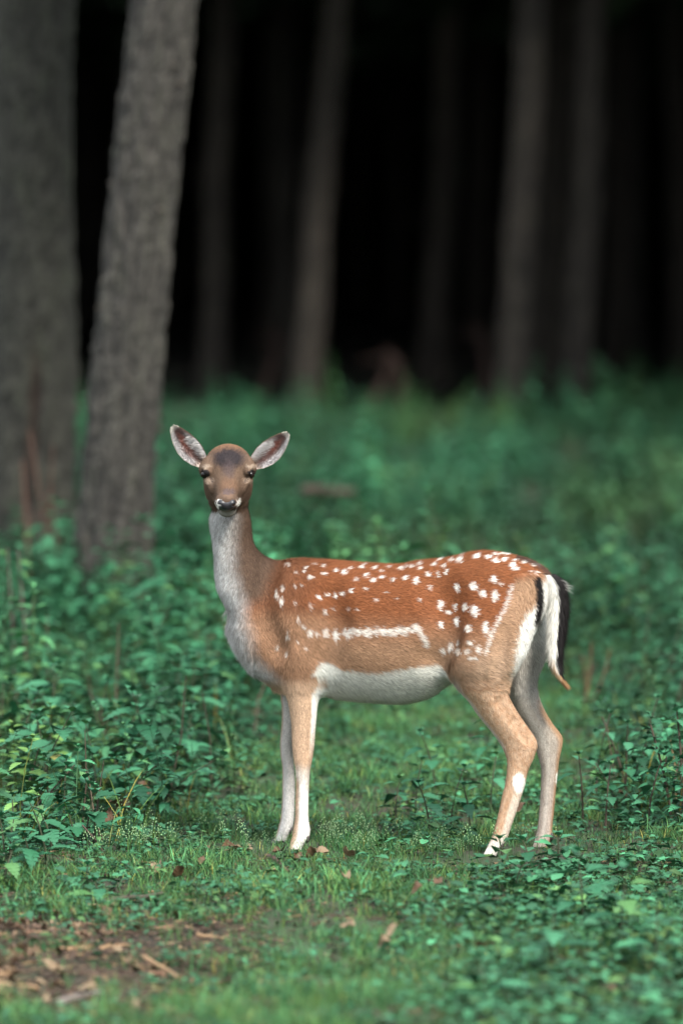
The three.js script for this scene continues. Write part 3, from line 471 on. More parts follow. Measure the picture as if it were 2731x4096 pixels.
// ears: cupped, closed sheets with thickness
{
  const r = rng(9);
  for (const [bx, by, tx, ty, s] of [[816, 1852, 694, 1702, -1], [1010, 1858, 1150, 1730, 1]]) {
    const b = at(bx, by, -0.075), tip = at(tx, ty, -0.07), el = tip.clone().sub(b), Lh = el.length(); el.normalize();
    const n = V(s * 0.22, 0.0, 1).addScaledVector(el, -V(s * 0.22, 0, 1).dot(el)).normalize(), ew = el.clone().cross(n).normalize().multiplyScalar(-s); // ew points to the outer, lower edge
    if (ew.x * s < 0) ew.negate();
    const nv = 26, nu = 16, pos = [], idx = [], col = [], hw = (v) => line([[0, 0.017], [0.12, 0.027], [0.3, 0.0345], [0.48, 0.0345], [0.66, 0.0285], [0.82, 0.0195], [0.94, 0.0105], [1, 0.003]], v);
    const P = (v, u, layer) => { const w = hw(v), cup = (0.02 * (1 - v) + 0.007) * (1 - u * u), k = layer ? 0.0035 * Math.sqrt(Math.max(0, 1 - u * u)) * (1 - v * 0.5) : 0; return b.clone().addScaledVector(el, Lh * v).addScaledVector(ew, w * u * (1 - 0.1 * (1 - v)) + 0.004 * Math.sin(v * 3)).addScaledVector(n, 0.014 - cup - k + 0.006 * u); };
    const inner = (v, u) => { // u: -1 inner upper edge, +1 outer lower edge
      const q = n3(v * 9, u * 5, s * 3), st = n3(v * 3, u * 26, s);
      let c = mixc([0.15, 0.085, 0.075], [0.085, 0.05, 0.046], sstep(0.1, 0.7, Math.abs(v - 0.3) * 1.2 + 0.3 * q));
      c = mixc(c, [0.16, 0.055, 0.042], sstep(0.6, 0.2, Math.hypot((v - 0.55) * 1.8, u + 0.05)));
      c = mixc(c, [0.52, 0.49, 0.48], sstep(-0.1, -0.5, u + 0.3 * st + 0.3 * sstep(0.55, 0.75, v)) * sstep(0.8, 0.55, v));
      c = mixc(c, [0.42, 0.4, 0.4], sstep(0.4, 0.7, u + 0.15 * st) * 0.8);
      c = mixc(c, [0.6, 0.56, 0.5], sstep(0.86, 0.95, v) * 0.8); c = mixc(c, [0.33, 0.24, 0.19], sstep(0.16, 0.03, v) * 0.7);
      c = mixc(c, [0.085, 0.06, 0.05], sstep(-0.82, -0.95, u) * sstep(0.45, 0.6, v) * 0.8);
      return c;
    };
    for (const layer of [0, 1]) { const o = pos.length / 3; for (let j = 0; j <= nv; j++) for (let i = 0; i <= nu; i++) { const v = j / nv, u = i / nu * 2 - 1, p = P(v, u, layer); pos.push(p.x, p.y, p.z); col.push(...(layer ? [0.15, 0.1, 0.07] : inner(v, u))); if (i < nu && j < nv) { const q = o + j * (nu + 1) + i; const f = (layer === 0) === (s > 0); f ? idx.push(q, q + 1, q + nu + 1, q + 1, q + nu + 2, q + nu + 1) : idx.push(q, q + nu + 1, q + 1, q + 1, q + nu + 1, q + nu + 2); } } }
    const ear = part('ear', geom(pos, idx, col), vmat({ side: THREE.DoubleSide, roughness: 0.85 }), deer);
    const hs = [];
    for (let i = 0; i < 2600; i++) { const v = 0.03 + r() * 0.95, u = r() * 2 - 1, p = P(v, u, 0), c = inner(v, u), k = 0.75 + 0.5 * r(), inn = u < -0.1; hs.push([p, el.clone().multiplyScalar(inn ? 0.6 : 1).addScaledVector(ew, inn ? 0.7 : -0.3 + (r() - 0.5) * 0.8).addScaledVector(n, 0.2 + 0.2 * r()), n, 0.004 + r() * (inn && v < 0.6 ? 0.014 : 0.005), 0.0011, c.map((x) => x * k)]); }
    for (let i = 0; i < 1500; i++) { const v = r(), u = r() < 0.5 ? -1 : 1, p = P(v, u * (0.95 + 0.05 * r()), 0), k = 0.7 + 0.6 * r(), c = v > 0.9 ? [0.55, 0.5, 0.43] : u > 0 ? [0.4, 0.34, 0.29] : [0.16, 0.105, 0.075]; hs.push([p, el.clone().addScaledVector(ew, u * (0.3 + 0.4 * r())), n, 0.002 + r() * 0.003, 0.0007, c.map((x) => x * k)]); }
    for (let i = 0; i < 1200; i++) { const v = r() * 0.95, u = r() * 1.8 - 0.9, p = P(v, u, 1), k = 0.7 + 0.6 * r(); hs.push([p, el.clone().addScaledVector(n, -0.3), n, 0.006, 0.0012, [0.15 * k, 0.1 * k, 0.07 * k]]); }
    fur(hs, ear);
  }
}
// tail: flat hanging brush, white underside, black upper side
{
  const tailAxis = [[2196, 2298], [2224, 2340], [2234, 2420], [2230, 2500], [2222, 2580], [2220, 2650], [2238, 2710], [2268, 2748]], hw = [26, 36, 40, 37, 31, 22, 7, 2], zt = zMid(2210) + 0.012, r = rng(12);
  const pos = [], idx = [], col = [], NV = 40, NS = 20, get = (v) => { const f = v * (tailAxis.length - 1), i = Math.min(tailAxis.length - 2, Math.floor(f)), u = f - i, c = (k) => lerp(tailAxis[i][k], tailAxis[i + 1][k], u); return [c(0), c(1), lerp(hw[i], hw[i + 1], u)]; };
  const tc = (a, v) => { // a: across, -1 left edge .. 1 right edge
    const e = a + 0.12 * n3(a * 3, v * 9, 2); let c = mixc([0.72, 0.69, 0.63], BLACK, sstep(-0.02, 0.2, e + 0.1 * (1 - v)));
    if (v > 0.62) c = mixc(c, [0.33, 0.19, 0.085], sstep(0.6, 0.74, v) * sstep(-0.1, -0.3, e - (v > 0.8 ? 0.6 : 0)) * 0.9);
    if (v > 0.85) c = mixc(c, [0.22, 0.12, 0.055], 0.85);
    return c;
  };
  for (let j = 0; j <= NV; j++) { const v = j / NV, [X, Y, w] = get(v); for (let k = 0; k < NS; k++) { const t = k / NS * 6.2832, a = Math.cos(t), p = at(X + a * w, Y, zt), d = Math.sin(t) * (0.016 * (1 - 0.6 * v) + 0.002); pos.push(p.x, p.y, p.z + d - a * 0.012); col.push(...tc(a, v)); if (j < NV) { const q = j * NS + k, q2 = j * NS + (k + 1) % NS; idx.push(q, q + NS, q2, q2, q + NS, q2 + NS); } } }
  const tail = part('tail', geom(pos, idx, col), vmat({ side: THREE.DoubleSide }), deer), hs = [];
  for (let i = 0; i < 7000; i++) { const v = r() * 0.97, t = r() * 6.2832, a = Math.cos(t), [X, Y, w] = get(v), [X2, Y2, w2] = get(Math.min(1, v + 0.06)), p = at(X + a * w, Y, zt), p2 = at(X2 + a * w2, Y2, zt), n = V(a, 0, Math.sin(t)); p.z += Math.sin(t) * (0.016 * (1 - 0.6 * v) + 0.002) - a * 0.012; const d = p2.sub(V(p.x, p.y, p2.z)).normalize().addScaledVector(n, 0.12 + 0.2 * r()).add(V((r() - 0.5) * 0.25, 0, (r() - 0.5) * 0.2)), k = 0.75 + 0.5 * r(); hs.push([p, d, n, (0.018 + r() * 0.022) * (v > 0.75 ? 0.6 : 1), v > 0.75 ? 0.0009 : 0.0014, tc(a, v).map((x) => x * k)]); }
  for (let i = 0; i < 30; i++) { const p = at(2215 + r() * 45, 2310 + r() * 45, zt); hs.push([p, V(1, 0.15 - r() * 1.1, 0.2 * r()), V(0, 0, 1), 0.015 + r() * 0.022, 0.0008, [0.55, 0.53, 0.49]]); }
  fur(hs, tail);
}
// hooves: two toes and dew claws per foot
{
  const hoofMat = mat(0.035, 0.028, 0.024, { roughness: 0.5 });
  legs.forEach((T, i) => {
    const x = T.get(T.k0, 0), z = T.get(T.k0, 3), y = T.k0, hx = T.get(T.k0, 1);
    for (const s of [-1, 1]) {
      const pos = [], idx = [], rows = [[y + 0.006, 0, hx * 0.95, 0.0105], [y * 0.55, -0.008, hx * 1.05, 0.012], [0.001, -0.018, hx * 1.2, 0.0125]];
      rows.forEach(([yy, ox, rx, rz], j) => { for (let k = 0; k < 14; k++) { const t = k / 14 * 6.2832, c = Math.cos(t); pos.push(ox + c * rx * (c < 0 ? 1.15 : 0.85), yy, Math.sin(t) * rz * (c < 0 ? 1 + 0.55 * c : 1)); if (j < 2) { const q = j * 14 + k, q2 = j * 14 + (k + 1) % 14; idx.push(q, q2, q + 14, q2, q2 + 14, q + 14); } } });
      for (let k = 1; k < 13; k++) idx.push(28, 28 + k, 28 + k + 1);
      const h = part('hoof', geom(pos, idx), hoofMat, deer); h.position.set(x, 0, z + s * 0.0125);
      const dy = y + 0.035, dc = part('dewclaw', new THREE.SphereGeometry(0.009, 10, 8), hoofMat, deer); dc.position.set(T.get(dy, 0) + T.get(dy, 1) * 0.92, dy, z + s * 0.012); dc.scale.set(0.8, 1.3, 0.8);
    }
  });
}

// ------------------------------------------------------------------ leaves and plants
function leafGeo(len, wid, teeth, droop, fold, seed) { // toothed ovate leaf along +x from the stalk
  const r = rng(seed), N = teeth, mid = [], L = [], Rr = [], pos = [], idx = [];
  for (let i = 0; i <= N; i++) { const u = i / N; mid.push([len * u, -droop * u * u * len, 0]); }
  const W = (u) => wid * 0.5 * Math.pow(Math.sin(Math.PI * Math.pow(clamp(u, 0, 1), 0.62)), 0.9);
  for (let i = 0; i < N; i++) { const u0 = (i + 0.08) / N, u1 = (i + 0.85) / N; for (const [arr, s] of [[L, 1], [Rr, -1]]) { arr.push([len * u0, -droop * u0 * u0 * len + fold * W(u0) * 0.8, s * W(u0) * 0.9], [len * (u1 + 0.5 / N), -droop * u1 * u1 * len + fold * W(u1) + (r() - 0.5) * wid * 0.05, s * W(u1) * 1.08]); } }
  const M = mid.length; for (const p of mid) pos.push(...p); const l0 = M; for (const p of L) pos.push(...p); const r0 = l0 + L.length; for (const p of Rr) pos.push(...p);
  for (let i = 0; i < N; i++) {
    const a = l0 + 2 * i, b = r0 + 2 * i; idx.push(i, a + 1, a, i, i + 1, a + 1, i, b, b + 1, i, b + 1, i + 1);
    if (i < N - 1) idx.push(i + 1, a + 2, a + 1, i + 1, b + 1, b + 2);
  }
  return geom(pos, idx);
}
const leafs = [leafGeo(0.075, 0.046, 6, 0.25, 0.28, 1), leafGeo(0.085, 0.044, 6, 0.4, 0.2, 2), leafGeo(0.06, 0.045, 5, 0.15, 0.35, 3)];
const roundLeaf = leafGeo(0.042, 0.05, 4, 0.1, 0.12, 9);
const smallLeaf = [leafGeo(0.034, 0.026, 3, 0.2, 0.25, 5), leafGeo(0.04, 0.024, 3, 0.4, 0.2, 6)];
const GREENS = [[0.032, 0.138, 0.067], [0.05, 0.19, 0.096], [0.018, 0.088, 0.042], [0.08, 0.195, 0.066]];
const leafMats = GREENS.map((c) => leafMat(...c)), yellowLeaf = leafMat(0.2, 0.2, 0.05), stemMat = mat(0.045, 0.05, 0.025), woodMat = mat(0.055, 0.035, 0.025);
const M4 = new THREE.Matrix4(), Q = new THREE.Quaternion(), E = new THREE.Euler();
const orient = (az, el, roll) => Q.clone().setFromEuler(E.set(roll, az, el, 'YZX'));
// where leaves sit on an upright nettle of height h: [pos, quaternion, scale, variant]
function nettleSpots(h, r, bend) {
  const out = [], pairs = Math.max(3, Math.round(h / 0.055)), top = (f) => V(bend[0] * f * f * h, h * f, bend[1] * f * f * h);
  for (let i = 0; i < pairs; i++) {
    const f = 0.22 + 0.78 * (i + 0.5) / pairs, p = top(f), a0 = i * Math.PI / 2 + r() * 0.5, sc = (f > 0.85 ? 0.55 : 1.05 - 0.3 * Math.abs(f - 0.55)) * (0.85 + 0.35 * r());
    for (let s = 0; s < 2; s++) { const a = a0 + s * Math.PI, st = 0.016 * sc; out.push([p.clone().add(V(Math.cos(a) * st, 0.004, -Math.sin(a) * st)), orient(a, lerp(0.02, 0.5, f > 0.85 ? 1 : 0) + (r() - 0.5) * 0.5, (r() - 0.5) * 0.5), sc, Math.floor(r() * 3)]); }
  }
  for (let k = 0; k < 3; k++) out.push([top(1), orient(k * 2.1 + r(), 0.7, 0), 0.45, 2]);
  return { spots: out, path: [0, 0.35, 0.7, 1].map(top) };
}
function plantMerged(seed, h) {
  const r = rng(seed), { spots, path } = nettleSpots(h, r, [(r() - 0.5) * 0.4, (r() - 0.5) * 0.4]), gs = [];
  for (const [p, q, s, v] of spots) { const k = 0.5 + 1.0 * r(), g = flat(leafs[v].clone()); g.applyMatrix4(M4.compose(p, q, V(s, s, s))); gs.push(tint(g, [k, k, k])); }
  gs.push(tint(flat(tube(path, [0.0032, 0.0028, 0.0022, 0.0012], 5)), [1.1, 0.7, 0.6]));
  return mergeGeometries(gs);
}
function lowMerged(seed, n, rad, hgt, geos) { // creeping cover: small leaves on short stalks
  const r = rng(seed), gs = [];
  for (let i = 0; i < n; i++) { const a = r() * 6.28, d = rad * Math.sqrt(r()), y = hgt * (0.25 + 0.75 * r()), s = 0.5 + 0.7 * r(), k = 0.45 + 1.1 * r(), g = flat(geos[Math.floor(r() * geos.length)].clone()); g.applyMatrix4(M4.compose(V(Math.cos(a) * d, y, Math.sin(a) * d), orient(r() * 6.28, (r() - 0.35) * 0.8, (r() - 0.5) * 0.9), V(s, s, s))); gs.push(tint(g, [k, k, k])); }
  return mergeGeometries(gs);
}
function grassTuft(seed, n, h, spread, w) {
  const r = rng(seed), pos = [], idx = [], col = [];
  for (let i = 0; i < n; i++) {
    const a = r() * 6.28, d = spread * Math.sqrt(r()), x = Math.cos(a) * d, z = Math.sin(a) * d, L = h * (0.55 + 0.7 * r()), b = r() * 6.28, lean = (0.2 + 0.7 * r()) * L, bx = Math.cos(b), bz = Math.sin(b), ww = w * (0.7 + 0.6 * r()), k = 0.45 + 1.0 * r(), o = pos.length / 3;
    for (const [u, f] of [[0, 1], [0.45, 0.9], [0.8, 0.55]]) { const y = L * u * (1 - 0.18 * u), s = lean * u * u; pos.push(x + bx * s - bz * ww * f, y, z + bz * s + bx * ww * f, x + bx * s + bz * ww * f, y, z + bz * s - bx * ww * f); }
    pos.push(x + bx * lean, L * 0.82, z + bz * lean);
    const c = r() < 0.09 ? [3.2 * k, 1.5 * k, 1.4 * k] : [k, k, k]; for (let q = 0; q < 7; q++) col.push(...c);
    idx.push(o, o + 1, o + 2, o + 1, o + 3, o + 2, o + 2, o + 3, o + 4, o + 3, o + 5, o + 4, o + 4, o + 5, o + 6);
  }
  return geom(pos, idx, col);
}
function seedHeads(seed) { // meadow grass panicles
  const r = rng(seed), gs = [];
  for (let i = 0; i < 3; i++) {
    const h = 0.05 + 0.06 * r(), bx = (r() - 0.5) * 0.05, bz = (r() - 0.5) * 0.05, x = (r() - 0.5) * 0.12, z = (r() - 0.5) * 0.12;
    gs.push(tint(flat(tube([V(x, 0, z), V(x + bx * 0.4, h * 0.6, z + bz * 0.4), V(x + bx, h, z + bz)], [0.0008, 0.0007, 0.0004], 3)), [0.9, 1, 0.8]));
    for (let k = 0; k < 12; k++) { const f = 0.62 + 0.38 * k / 12, a = k * 2.4, d = 0.014 * (1.05 - (f - 0.62) * 2.4), g = flat(new THREE.OctahedronGeometry(0.0014, 0)); g.scale(1, 1.6, 1); g.translate(x + bx * f * f + Math.cos(a) * d, h * f + 0.004, z + bz * f * f + Math.sin(a) * d); gs.push(tint(g, [4.5, 2.6, 3.6])); }
  }
  return mergeGeometries(gs);
}
function scatter(name, label, category, geos, material, list) { // list: [x, z, scale, colour, lift]
  const r = rng(name.length * 77);
  geos.forEach((g, v) => {
    const mine = list.filter((_, i) => i % geos.length === v), im = new THREE.InstancedMesh(g, material, mine.length), c = new THREE.Color();
    mine.forEach(([x, z, s, col, lift = 0], i) => { E.set((r() - 0.5) * 0.25, r() * 6.28, (r() - 0.5) * 0.25); Q.setFromEuler(E); im.setMatrixAt(i, M4.compose(V(x, groundY(x, z) + lift, z), Q, V(s, s * (0.85 + 0.3 * r()), s))); im.setColorAt(i, c.setRGB(...col)); });
    im.castShadow = im.receiveShadow = true;
    add(im, name); tag(im, label, category, null, 'stuff');
  });
}
const halfW = (z, m = 1.1) => 0.0703 * (DIST - z) * m + 0.65;
const gcol = (k, warm = 0) => { const j = 0.93 * k * (0.45 + 0.95 * R() * R() + 0.15 * R()); return [j * (0.033 + 0.07 * warm), j * (0.152 + 0.02 * warm), j * (0.076 - 0.042 * warm)]; };
// openness: 1 on the grassy track past the deer, 0 in the nettles
function track(x, z) {
  let o = z > -0.2 ? 1 : 1 - sstep(0.4, 0.8, Math.abs(x - 0.22 + z * 0.03));
  if (z > -0.8 && z < 3) o = Math.max(o, sstep(-0.72, -0.45, x) * sstep(0.95, 0.75, x));
  if (x < -0.48 - 0.1 * n3(z * 2, 0, 1) && z < 0.25) o *= 0.05;
  if (z < -3) o *= sstep(-6, -3, z);
  return clamp(o);
}
const leafCover = leafMat(1, 1, 1, { vertexColors: true }), grassMat = leafMat(1, 1, 1, { vertexColors: true, roughness: 0.7, specularIntensity: 0.2 });
{
  const nettles = [], low = [], grass = [], heads = [], bare = (x, z) => { const zz = z + 0.2 * n3(x * 3, 2, z * 3); return (0.55 + 0.45 * sstep(-0.3, 0.2, n3(x * 5, 8, z * 4))) * sstep(1.2, 1.8, zz) * sstep(3.1, 2.5, zz) * sstep(-0.15, -0.5, x + 0.25 * n3(x * 2.5, 6, z * 2.5)) + 0.6 * sstep(0.9, 1.7, z) * sstep(0.3, -0.1, x) * sstep(-0.1, 0.25, n3(x * 4, 17, z * 3)); };
  for (let i = 0; i < 16000; i++) { // nettles and herbs from the deer back to the wood
    const z = -36 + 37 * Math.pow(R(), 0.66), hw = halfW(z), x = (R() * 2 - 1) * hw; if (z > 0.4 || z < -26.5 - 7 * sstep(1.2, 2.6, x) + 1.5 * n3(x * 0.9, 60, z * 0.3)) continue;
    const o = track(x, z); if (R() < o * 0.97) continue;
    if (z > -6 && R() > (x < -0.5 ? 0.3 : 0.6)) continue; if (x < -0.4 && z > -1.2 && R() > sstep(0.5, -1.2, z)) continue;
    const patch = n3(x * 0.45, 11, z * 0.22); if (R() < 0.5 * sstep(0.0, -0.5, patch)) continue; const big = z < -4 ? 0.72 + 0.22 * patch : x < -0.5 ? 0.72 : 0.6;
    const [X, Y] = toPix(x, 0.25, z); if (X > 700 && X < 2300 && Y > 2150 && z > -1.2) continue; // the deer's own standing room
    const hum = n3(x * 1.0, 70, z * 0.5), hue = n3(x * 0.9, 90, z * 0.45); if (z < -2.5 && hum < -0.35 && R() < 0.7) continue;
    nettles.push([x, z, big * (z < -2.5 ? 0.95 + 0.6 * hum : 1) * (0.45 + 0.75 * R()), gcol((1.05 + 0.3 * patch) * (1 + 0.4 * hue), (R() < 0.15 ? R() * 0.6 : 0.05) + 0.35 * sstep(0.1, 0.6, n3(x * 0.35, 50, z * 0.16)))]);
  }
  for (let i = 0; i < 25000; i++) {
    const z = -12 + 15.4 * R(), hw = halfW(z), x = (R() * 2 - 1) * hw, o = track(x, z), p = 0.5 + 0.5 * n3(x * 1.4, 21, z * 1.4), right = sstep(0.0, 0.6, x) * sstep(-0.3, 0.8, z);
    if (R() > 0.27 + 0.6 * (1 - o) + 0.42 * right + 0.3 * sstep(0.5, 0.8, p) || R() < bare(x, z) * 0.75) continue;
    if (footSpots.some((f) => Math.hypot(x - f.x, (z - f.z - 0.1) * 0.8) < 0.16)) continue;
    low.push([x, z, (0.4 + 0.6 * R() * R()) * (right > 0.5 ? 1.25 : 0.95), gcol(1.05 + 0.4 * (p - 0.5), R() < 0.15 ? 0.3 + 0.5 * R() : 0.1)]);
  }
  for (let i = 0; i < 56000; i++) {
    const z = -9 + 12.6 * Math.pow(R(), 0.8), hw = halfW(z), x = (R() * 2 - 1) * hw, o = track(x, z);
    if (R() > 0.25 + 0.75 * o || R() < bare(x, z) * 0.78) continue;
    if (n3(x * 5, 13, z * 4) < -0.25 && R() < 0.8) continue; const p = n3(x * 1.1, 31, z * 1.1), ft = footSpots.some((f) => Math.hypot(x - f.x, (z - f.z - 0.12) * 0.7) < 0.17); if (ft && R() < 0.3) continue; grass.push([x, z, (0.5 + 0.6 * R() + 0.3 * p) * (ft ? 0.5 : 0.72), gcol(1.3 + 0.35 * p, 0.25 + 0.85 * R() * R())]);
  }
  for (let i = 0; i < 80; i++) { const x = -0.75 + 1.3 * R(), z = -0.15 + 0.7 * R(); if (n3(x * 2.2, 5, z * 2.2) < -0.25) continue; heads.push([x, z, 0.7 + 0.6 * R(), gcol(1.2, 0.4)]); }
  scatter('nettle_cover', 'mass of green nettles and herbs filling the glade up to the wood', 'undergrowth', [plantMerged(1, 0.42), plantMerged(2, 0.36), plantMerged(3, 0.5), plantMerged(4, 0.3)], leafCover, nettles);
  scatter('ground_cover', 'low small-leaved green cover growing through the grass', 'ground cover', [lowMerged(1, 13, 0.07, 0.07, smallLeaf), lowMerged(2, 11, 0.08, 0.05, smallLeaf), lowMerged(3, 9, 0.09, 0.08, smallLeaf), lowMerged(4, 5, 0.06, 0.06, [roundLeaf])], leafCover, low);
  scatter('grass', 'short green grass of the track the deer stands on', 'grass', [grassTuft(1, 12, 0.06, 0.04, 0.0012), grassTuft(2, 10, 0.08, 0.05, 0.0013), grassTuft(3, 12, 0.045, 0.045, 0.0011)], grassMat, grass);
  const tall = [], dry = [];
  for (let i = 0; i < 1700; i++) { const z = -22 + 22.6 * Math.pow(R(), 0.6), x = (R() * 2 - 1) * halfW(z); if (R() < 1.4 * track(x, z) || (z > -0.4 && x > -0.5 && x < 0.8)) continue; (R() < 0.86 ? tall : dry).push([x, z, 0.6 + 0.6 * R(), R() < 0.5 ? gcol(1.1, 0.9) : gcol(1.1, 0.4)]); }
  dry.forEach((d) => { const k = 0.6 + 0.8 * R(); d[3] = [0.075 * k, 0.05 * k, 0.034 * k]; });
  scatter('tall_grass', 'longer arching grass blades standing among the nettles', 'grass', [grassTuft(11, 7, 0.2, 0.05, 0.0018), grassTuft(12, 6, 0.16, 0.05, 0.002)], grassMat, tall);
  scatter('dry_stems', 'thin brown dead stems standing among the nettles', 'stems', [flat(tint(flat(tube([V(0, 0, 0), V(0.02, 0.17, 0.01), V(0.015, 0.34, 0.03)], [0.003, 0.0025, 0.0012], 5)), [1, 1, 1])), flat(tint(flat(tube([V(0, 0, 0), V(-0.03, 0.13, 0.02), V(-0.09, 0.26, 0.02)], [0.0035, 0.003, 0.0012], 5)), [1, 1, 1]))], vmat(), dry);
  scatter('flowering_grass', 'fine pale seed heads of meadow grass around the front hooves', 'grass', [seedHeads(1), seedHeads(2)], grassMat, heads);
}
// single plants that can be told apart
function nettle(x, z, h, label, group, o = {}) {
  const r = rng(Math.round(x * 991 + z * 577 + h * 131)), t = add(new THREE.Group(), o.name || 'nettle_plant'); t.position.set(x, groundY(x, z), z);
  const bend = o.bend || [(r() - 0.5) * 0.5, (r() - 0.5) * 0.5], { spots, path } = nettleSpots(h, r, bend);
  part('stem', tube(path, [0.0035, 0.003, 0.0024, 0.0014], 6), o.wood ? woodMat : stemMat, t);
  spots.forEach(([p, q, s, v], i) => { const k = r(), l = part('leaf', leafs[v], i === o.yellow ? yellowLeaf : leafMats[k < 0.4 ? 0 : k < 0.7 ? 1 : k < 0.9 ? 2 : 3], t), f = (o.size || 1) * s; l.position.copy(p); l.quaternion.copy(q); l.scale.set(f, f, f); });
  return tag(t, label, 'plant', group);
}
{
  const r = rng(808);
  for (let i = 0; i < 85; i++) { // left bank
    const X = 10 + r() * 880, Y = 2700 + r() * 700, g = onGround(X, Y + 120); if (X > 1150 - (Y - 2500) * 0.45) continue; if (X > 640 && Y > 3000) continue; if (Y > 3150 && X > 420) continue;
    nettle(g.x, g.z, (0.14 + r() * 0.22) * (Y > 3150 ? 0.7 : 1), 'green nettle in the leafy bank in front of the two grey trunks', 'nettles of the bank by the grey trunks', { size: 1.0 + r() * 0.35 });
  }
  const sp = (X, Y) => onGround(X, Y);
  let g = sp(150, 3290); nettle(g.x, g.z, 0.36, 'nettle with one yellowing leaf in the bank by the grey trunks', null, { yellow: 6, size: 1.25, bend: [0.3, 0.1] });
  g = sp(640, 3250); nettle(g.x, g.z, 0.2, 'nettle leaning out of the bank over the short grass', null, { size: 1.35, bend: [1.0, 0.4] });
  g = sp(470, 3270); nettle(g.x, g.z, 0.24, 'broad-leaved nettle at the edge of the bank, pointing at the front legs', null, { size: 1.3, bend: [0.8, 0.5] });
  g = sp(560, 2900); nettle(g.x, g.z, 0.5, 'tall nettle growing against the foot of the leaning trunk', null, { bend: [0.3, 0.1] });
  g = sp(640, 2720); nettle(g.x, g.z, 0.62, 'bushy tall nettle beside the leaning trunk\'s foot', null, { bend: [-0.1, 0.1], size: 1.5 });
  for (const [X, Y, h] of [[560, 2690, 0.55], [600, 2750, 0.5], [690, 2700, 0.45]]) { g = sp(X, Y); nettle(g.x, g.z, h, 'broad-leaved nettle crowding round the bushy tall one at the leaning trunk', 'nettles round the bushy one', { size: 1.4 }); }
  for (const [X, Y, h] of [[200, 2560, 0.5], [250, 2530, 0.42], [150, 2600, 0.6]]) { g = sp(X, Y); nettle(g.x, g.z, h, 'nettle growing in the gap between the two grey trunks', 'nettles between the grey trunks', { size: 1.4 }); }
  g = sp(60, 2780); nettle(g.x, g.z, 0.62, 'tallest nettle of the bank, in front of the thick trunk', null, { bend: [0.05, 0.05], size: 1.1 });
  for (const [X, Y, h] of [[40, 3480, 0.12], [120, 3520, 0.1], [210, 3450, 0.12], [300, 3420, 0.11], [60, 3400, 0.16], [160, 3380, 0.15], [350, 3560, 0.07], [400, 3600, 0.06], [20, 3560, 0.1]]) { g = sp(X, Y); nettle(g.x, g.z, h, 'low nettle at the outer foot of the bank beside the dark mossy stick', 'low nettles at the foot of the bank', { size: 0.95 }); }
  for (const [X, Y, h] of [[1720, 3330, 0.17], [1800, 3300, 0.2], [1880, 3330, 0.16], [1660, 3250, 0.18], [1960, 3260, 0.19], [1580, 3270, 0.14], [1740, 3190, 0.2]]) { g = sp(X, Y); nettle(g.x, g.z, h, 'young nettle behind the near hind hoof', 'nettles by the hind legs', { size: 0.85 }); }
  for (const [X, Y, h] of [[2330, 3300, 0.22], [2420, 3330, 0.2], [2500, 3250, 0.28], [2590, 3330, 0.24], [2680, 3280, 0.3], [2380, 3220, 0.27], [2560, 3180, 0.3]]) { g = sp(X, Y); nettle(g.x, g.z, h, 'green herb in the clump behind the tail, among dark twigs', 'herbs in the clump behind the tail', { size: 0.75, wood: true }); }
  for (const [X, Y, h] of [[2010, 3480, 0.09], [2120, 3500, 0.1], [2230, 3470, 0.09], [2060, 3560, 0.08]]) { g = sp(X, Y); nettle(g.x, g.z, h, 'small sprouting herb in front of the hind hooves', 'herbs in front of the hind hooves', { size: 0.95 }); }
  for (const [X, Y, h] of [[2330, 3700, 0.2], [2200, 3900, 0.16], [2480, 3780, 0.2], [2620, 3900, 0.18], [1950, 4040, 0.12]]) { g = sp(X, Y); nettle(g.x, g.z, h, 'out-of-focus nettle in the front growth below the hind legs', 'nettles of the front growth', { size: 1.1 }); }
}
// bare woody stems
function twig(pts, rad, label, group, leafy, name = 'bare_twig', m = woodMat) {
  const t = add(new THREE.Group(), name), p0 = pts[0]; t.position.copy(p0); const loc = pts.map((p) => p.clone().sub(p0)), c = new THREE.CatmullRomCurve3(loc), L = c.getPoints(8);
  part('stem', tube(L, L.map((_, i) => rad * (1 - 0.55 * i / 8)), 6), m, t);
  if (pts.length > 2) { const b = c.getPoint(0.55), d = c.getPoint(1).sub(b).multiplyScalar(0.45); part('side_shoot', tube([b, b.clone().add(V(d.x + d.y * 0.4, d.y * 0.8, d.z + 0.02))], [rad * 0.55, rad * 0.3], 5), m, t); }
  if (leafy) { const r = rng(leafy); for (let k = 0; k < 14; k++) { const p = c.getPoint(0.45 + 0.55 * r()), l = part('leaf', smallLeaf[k % 2], leafMats[k % 4], t); l.position.copy(p); l.quaternion.copy(orient(r() * 6.28, 0.2 + (r() - 0.5), r() - 0.5)); l.scale.setScalar(0.9 + 0.3 * r()); } }
  return tag(t, label, 'twig', group);
}
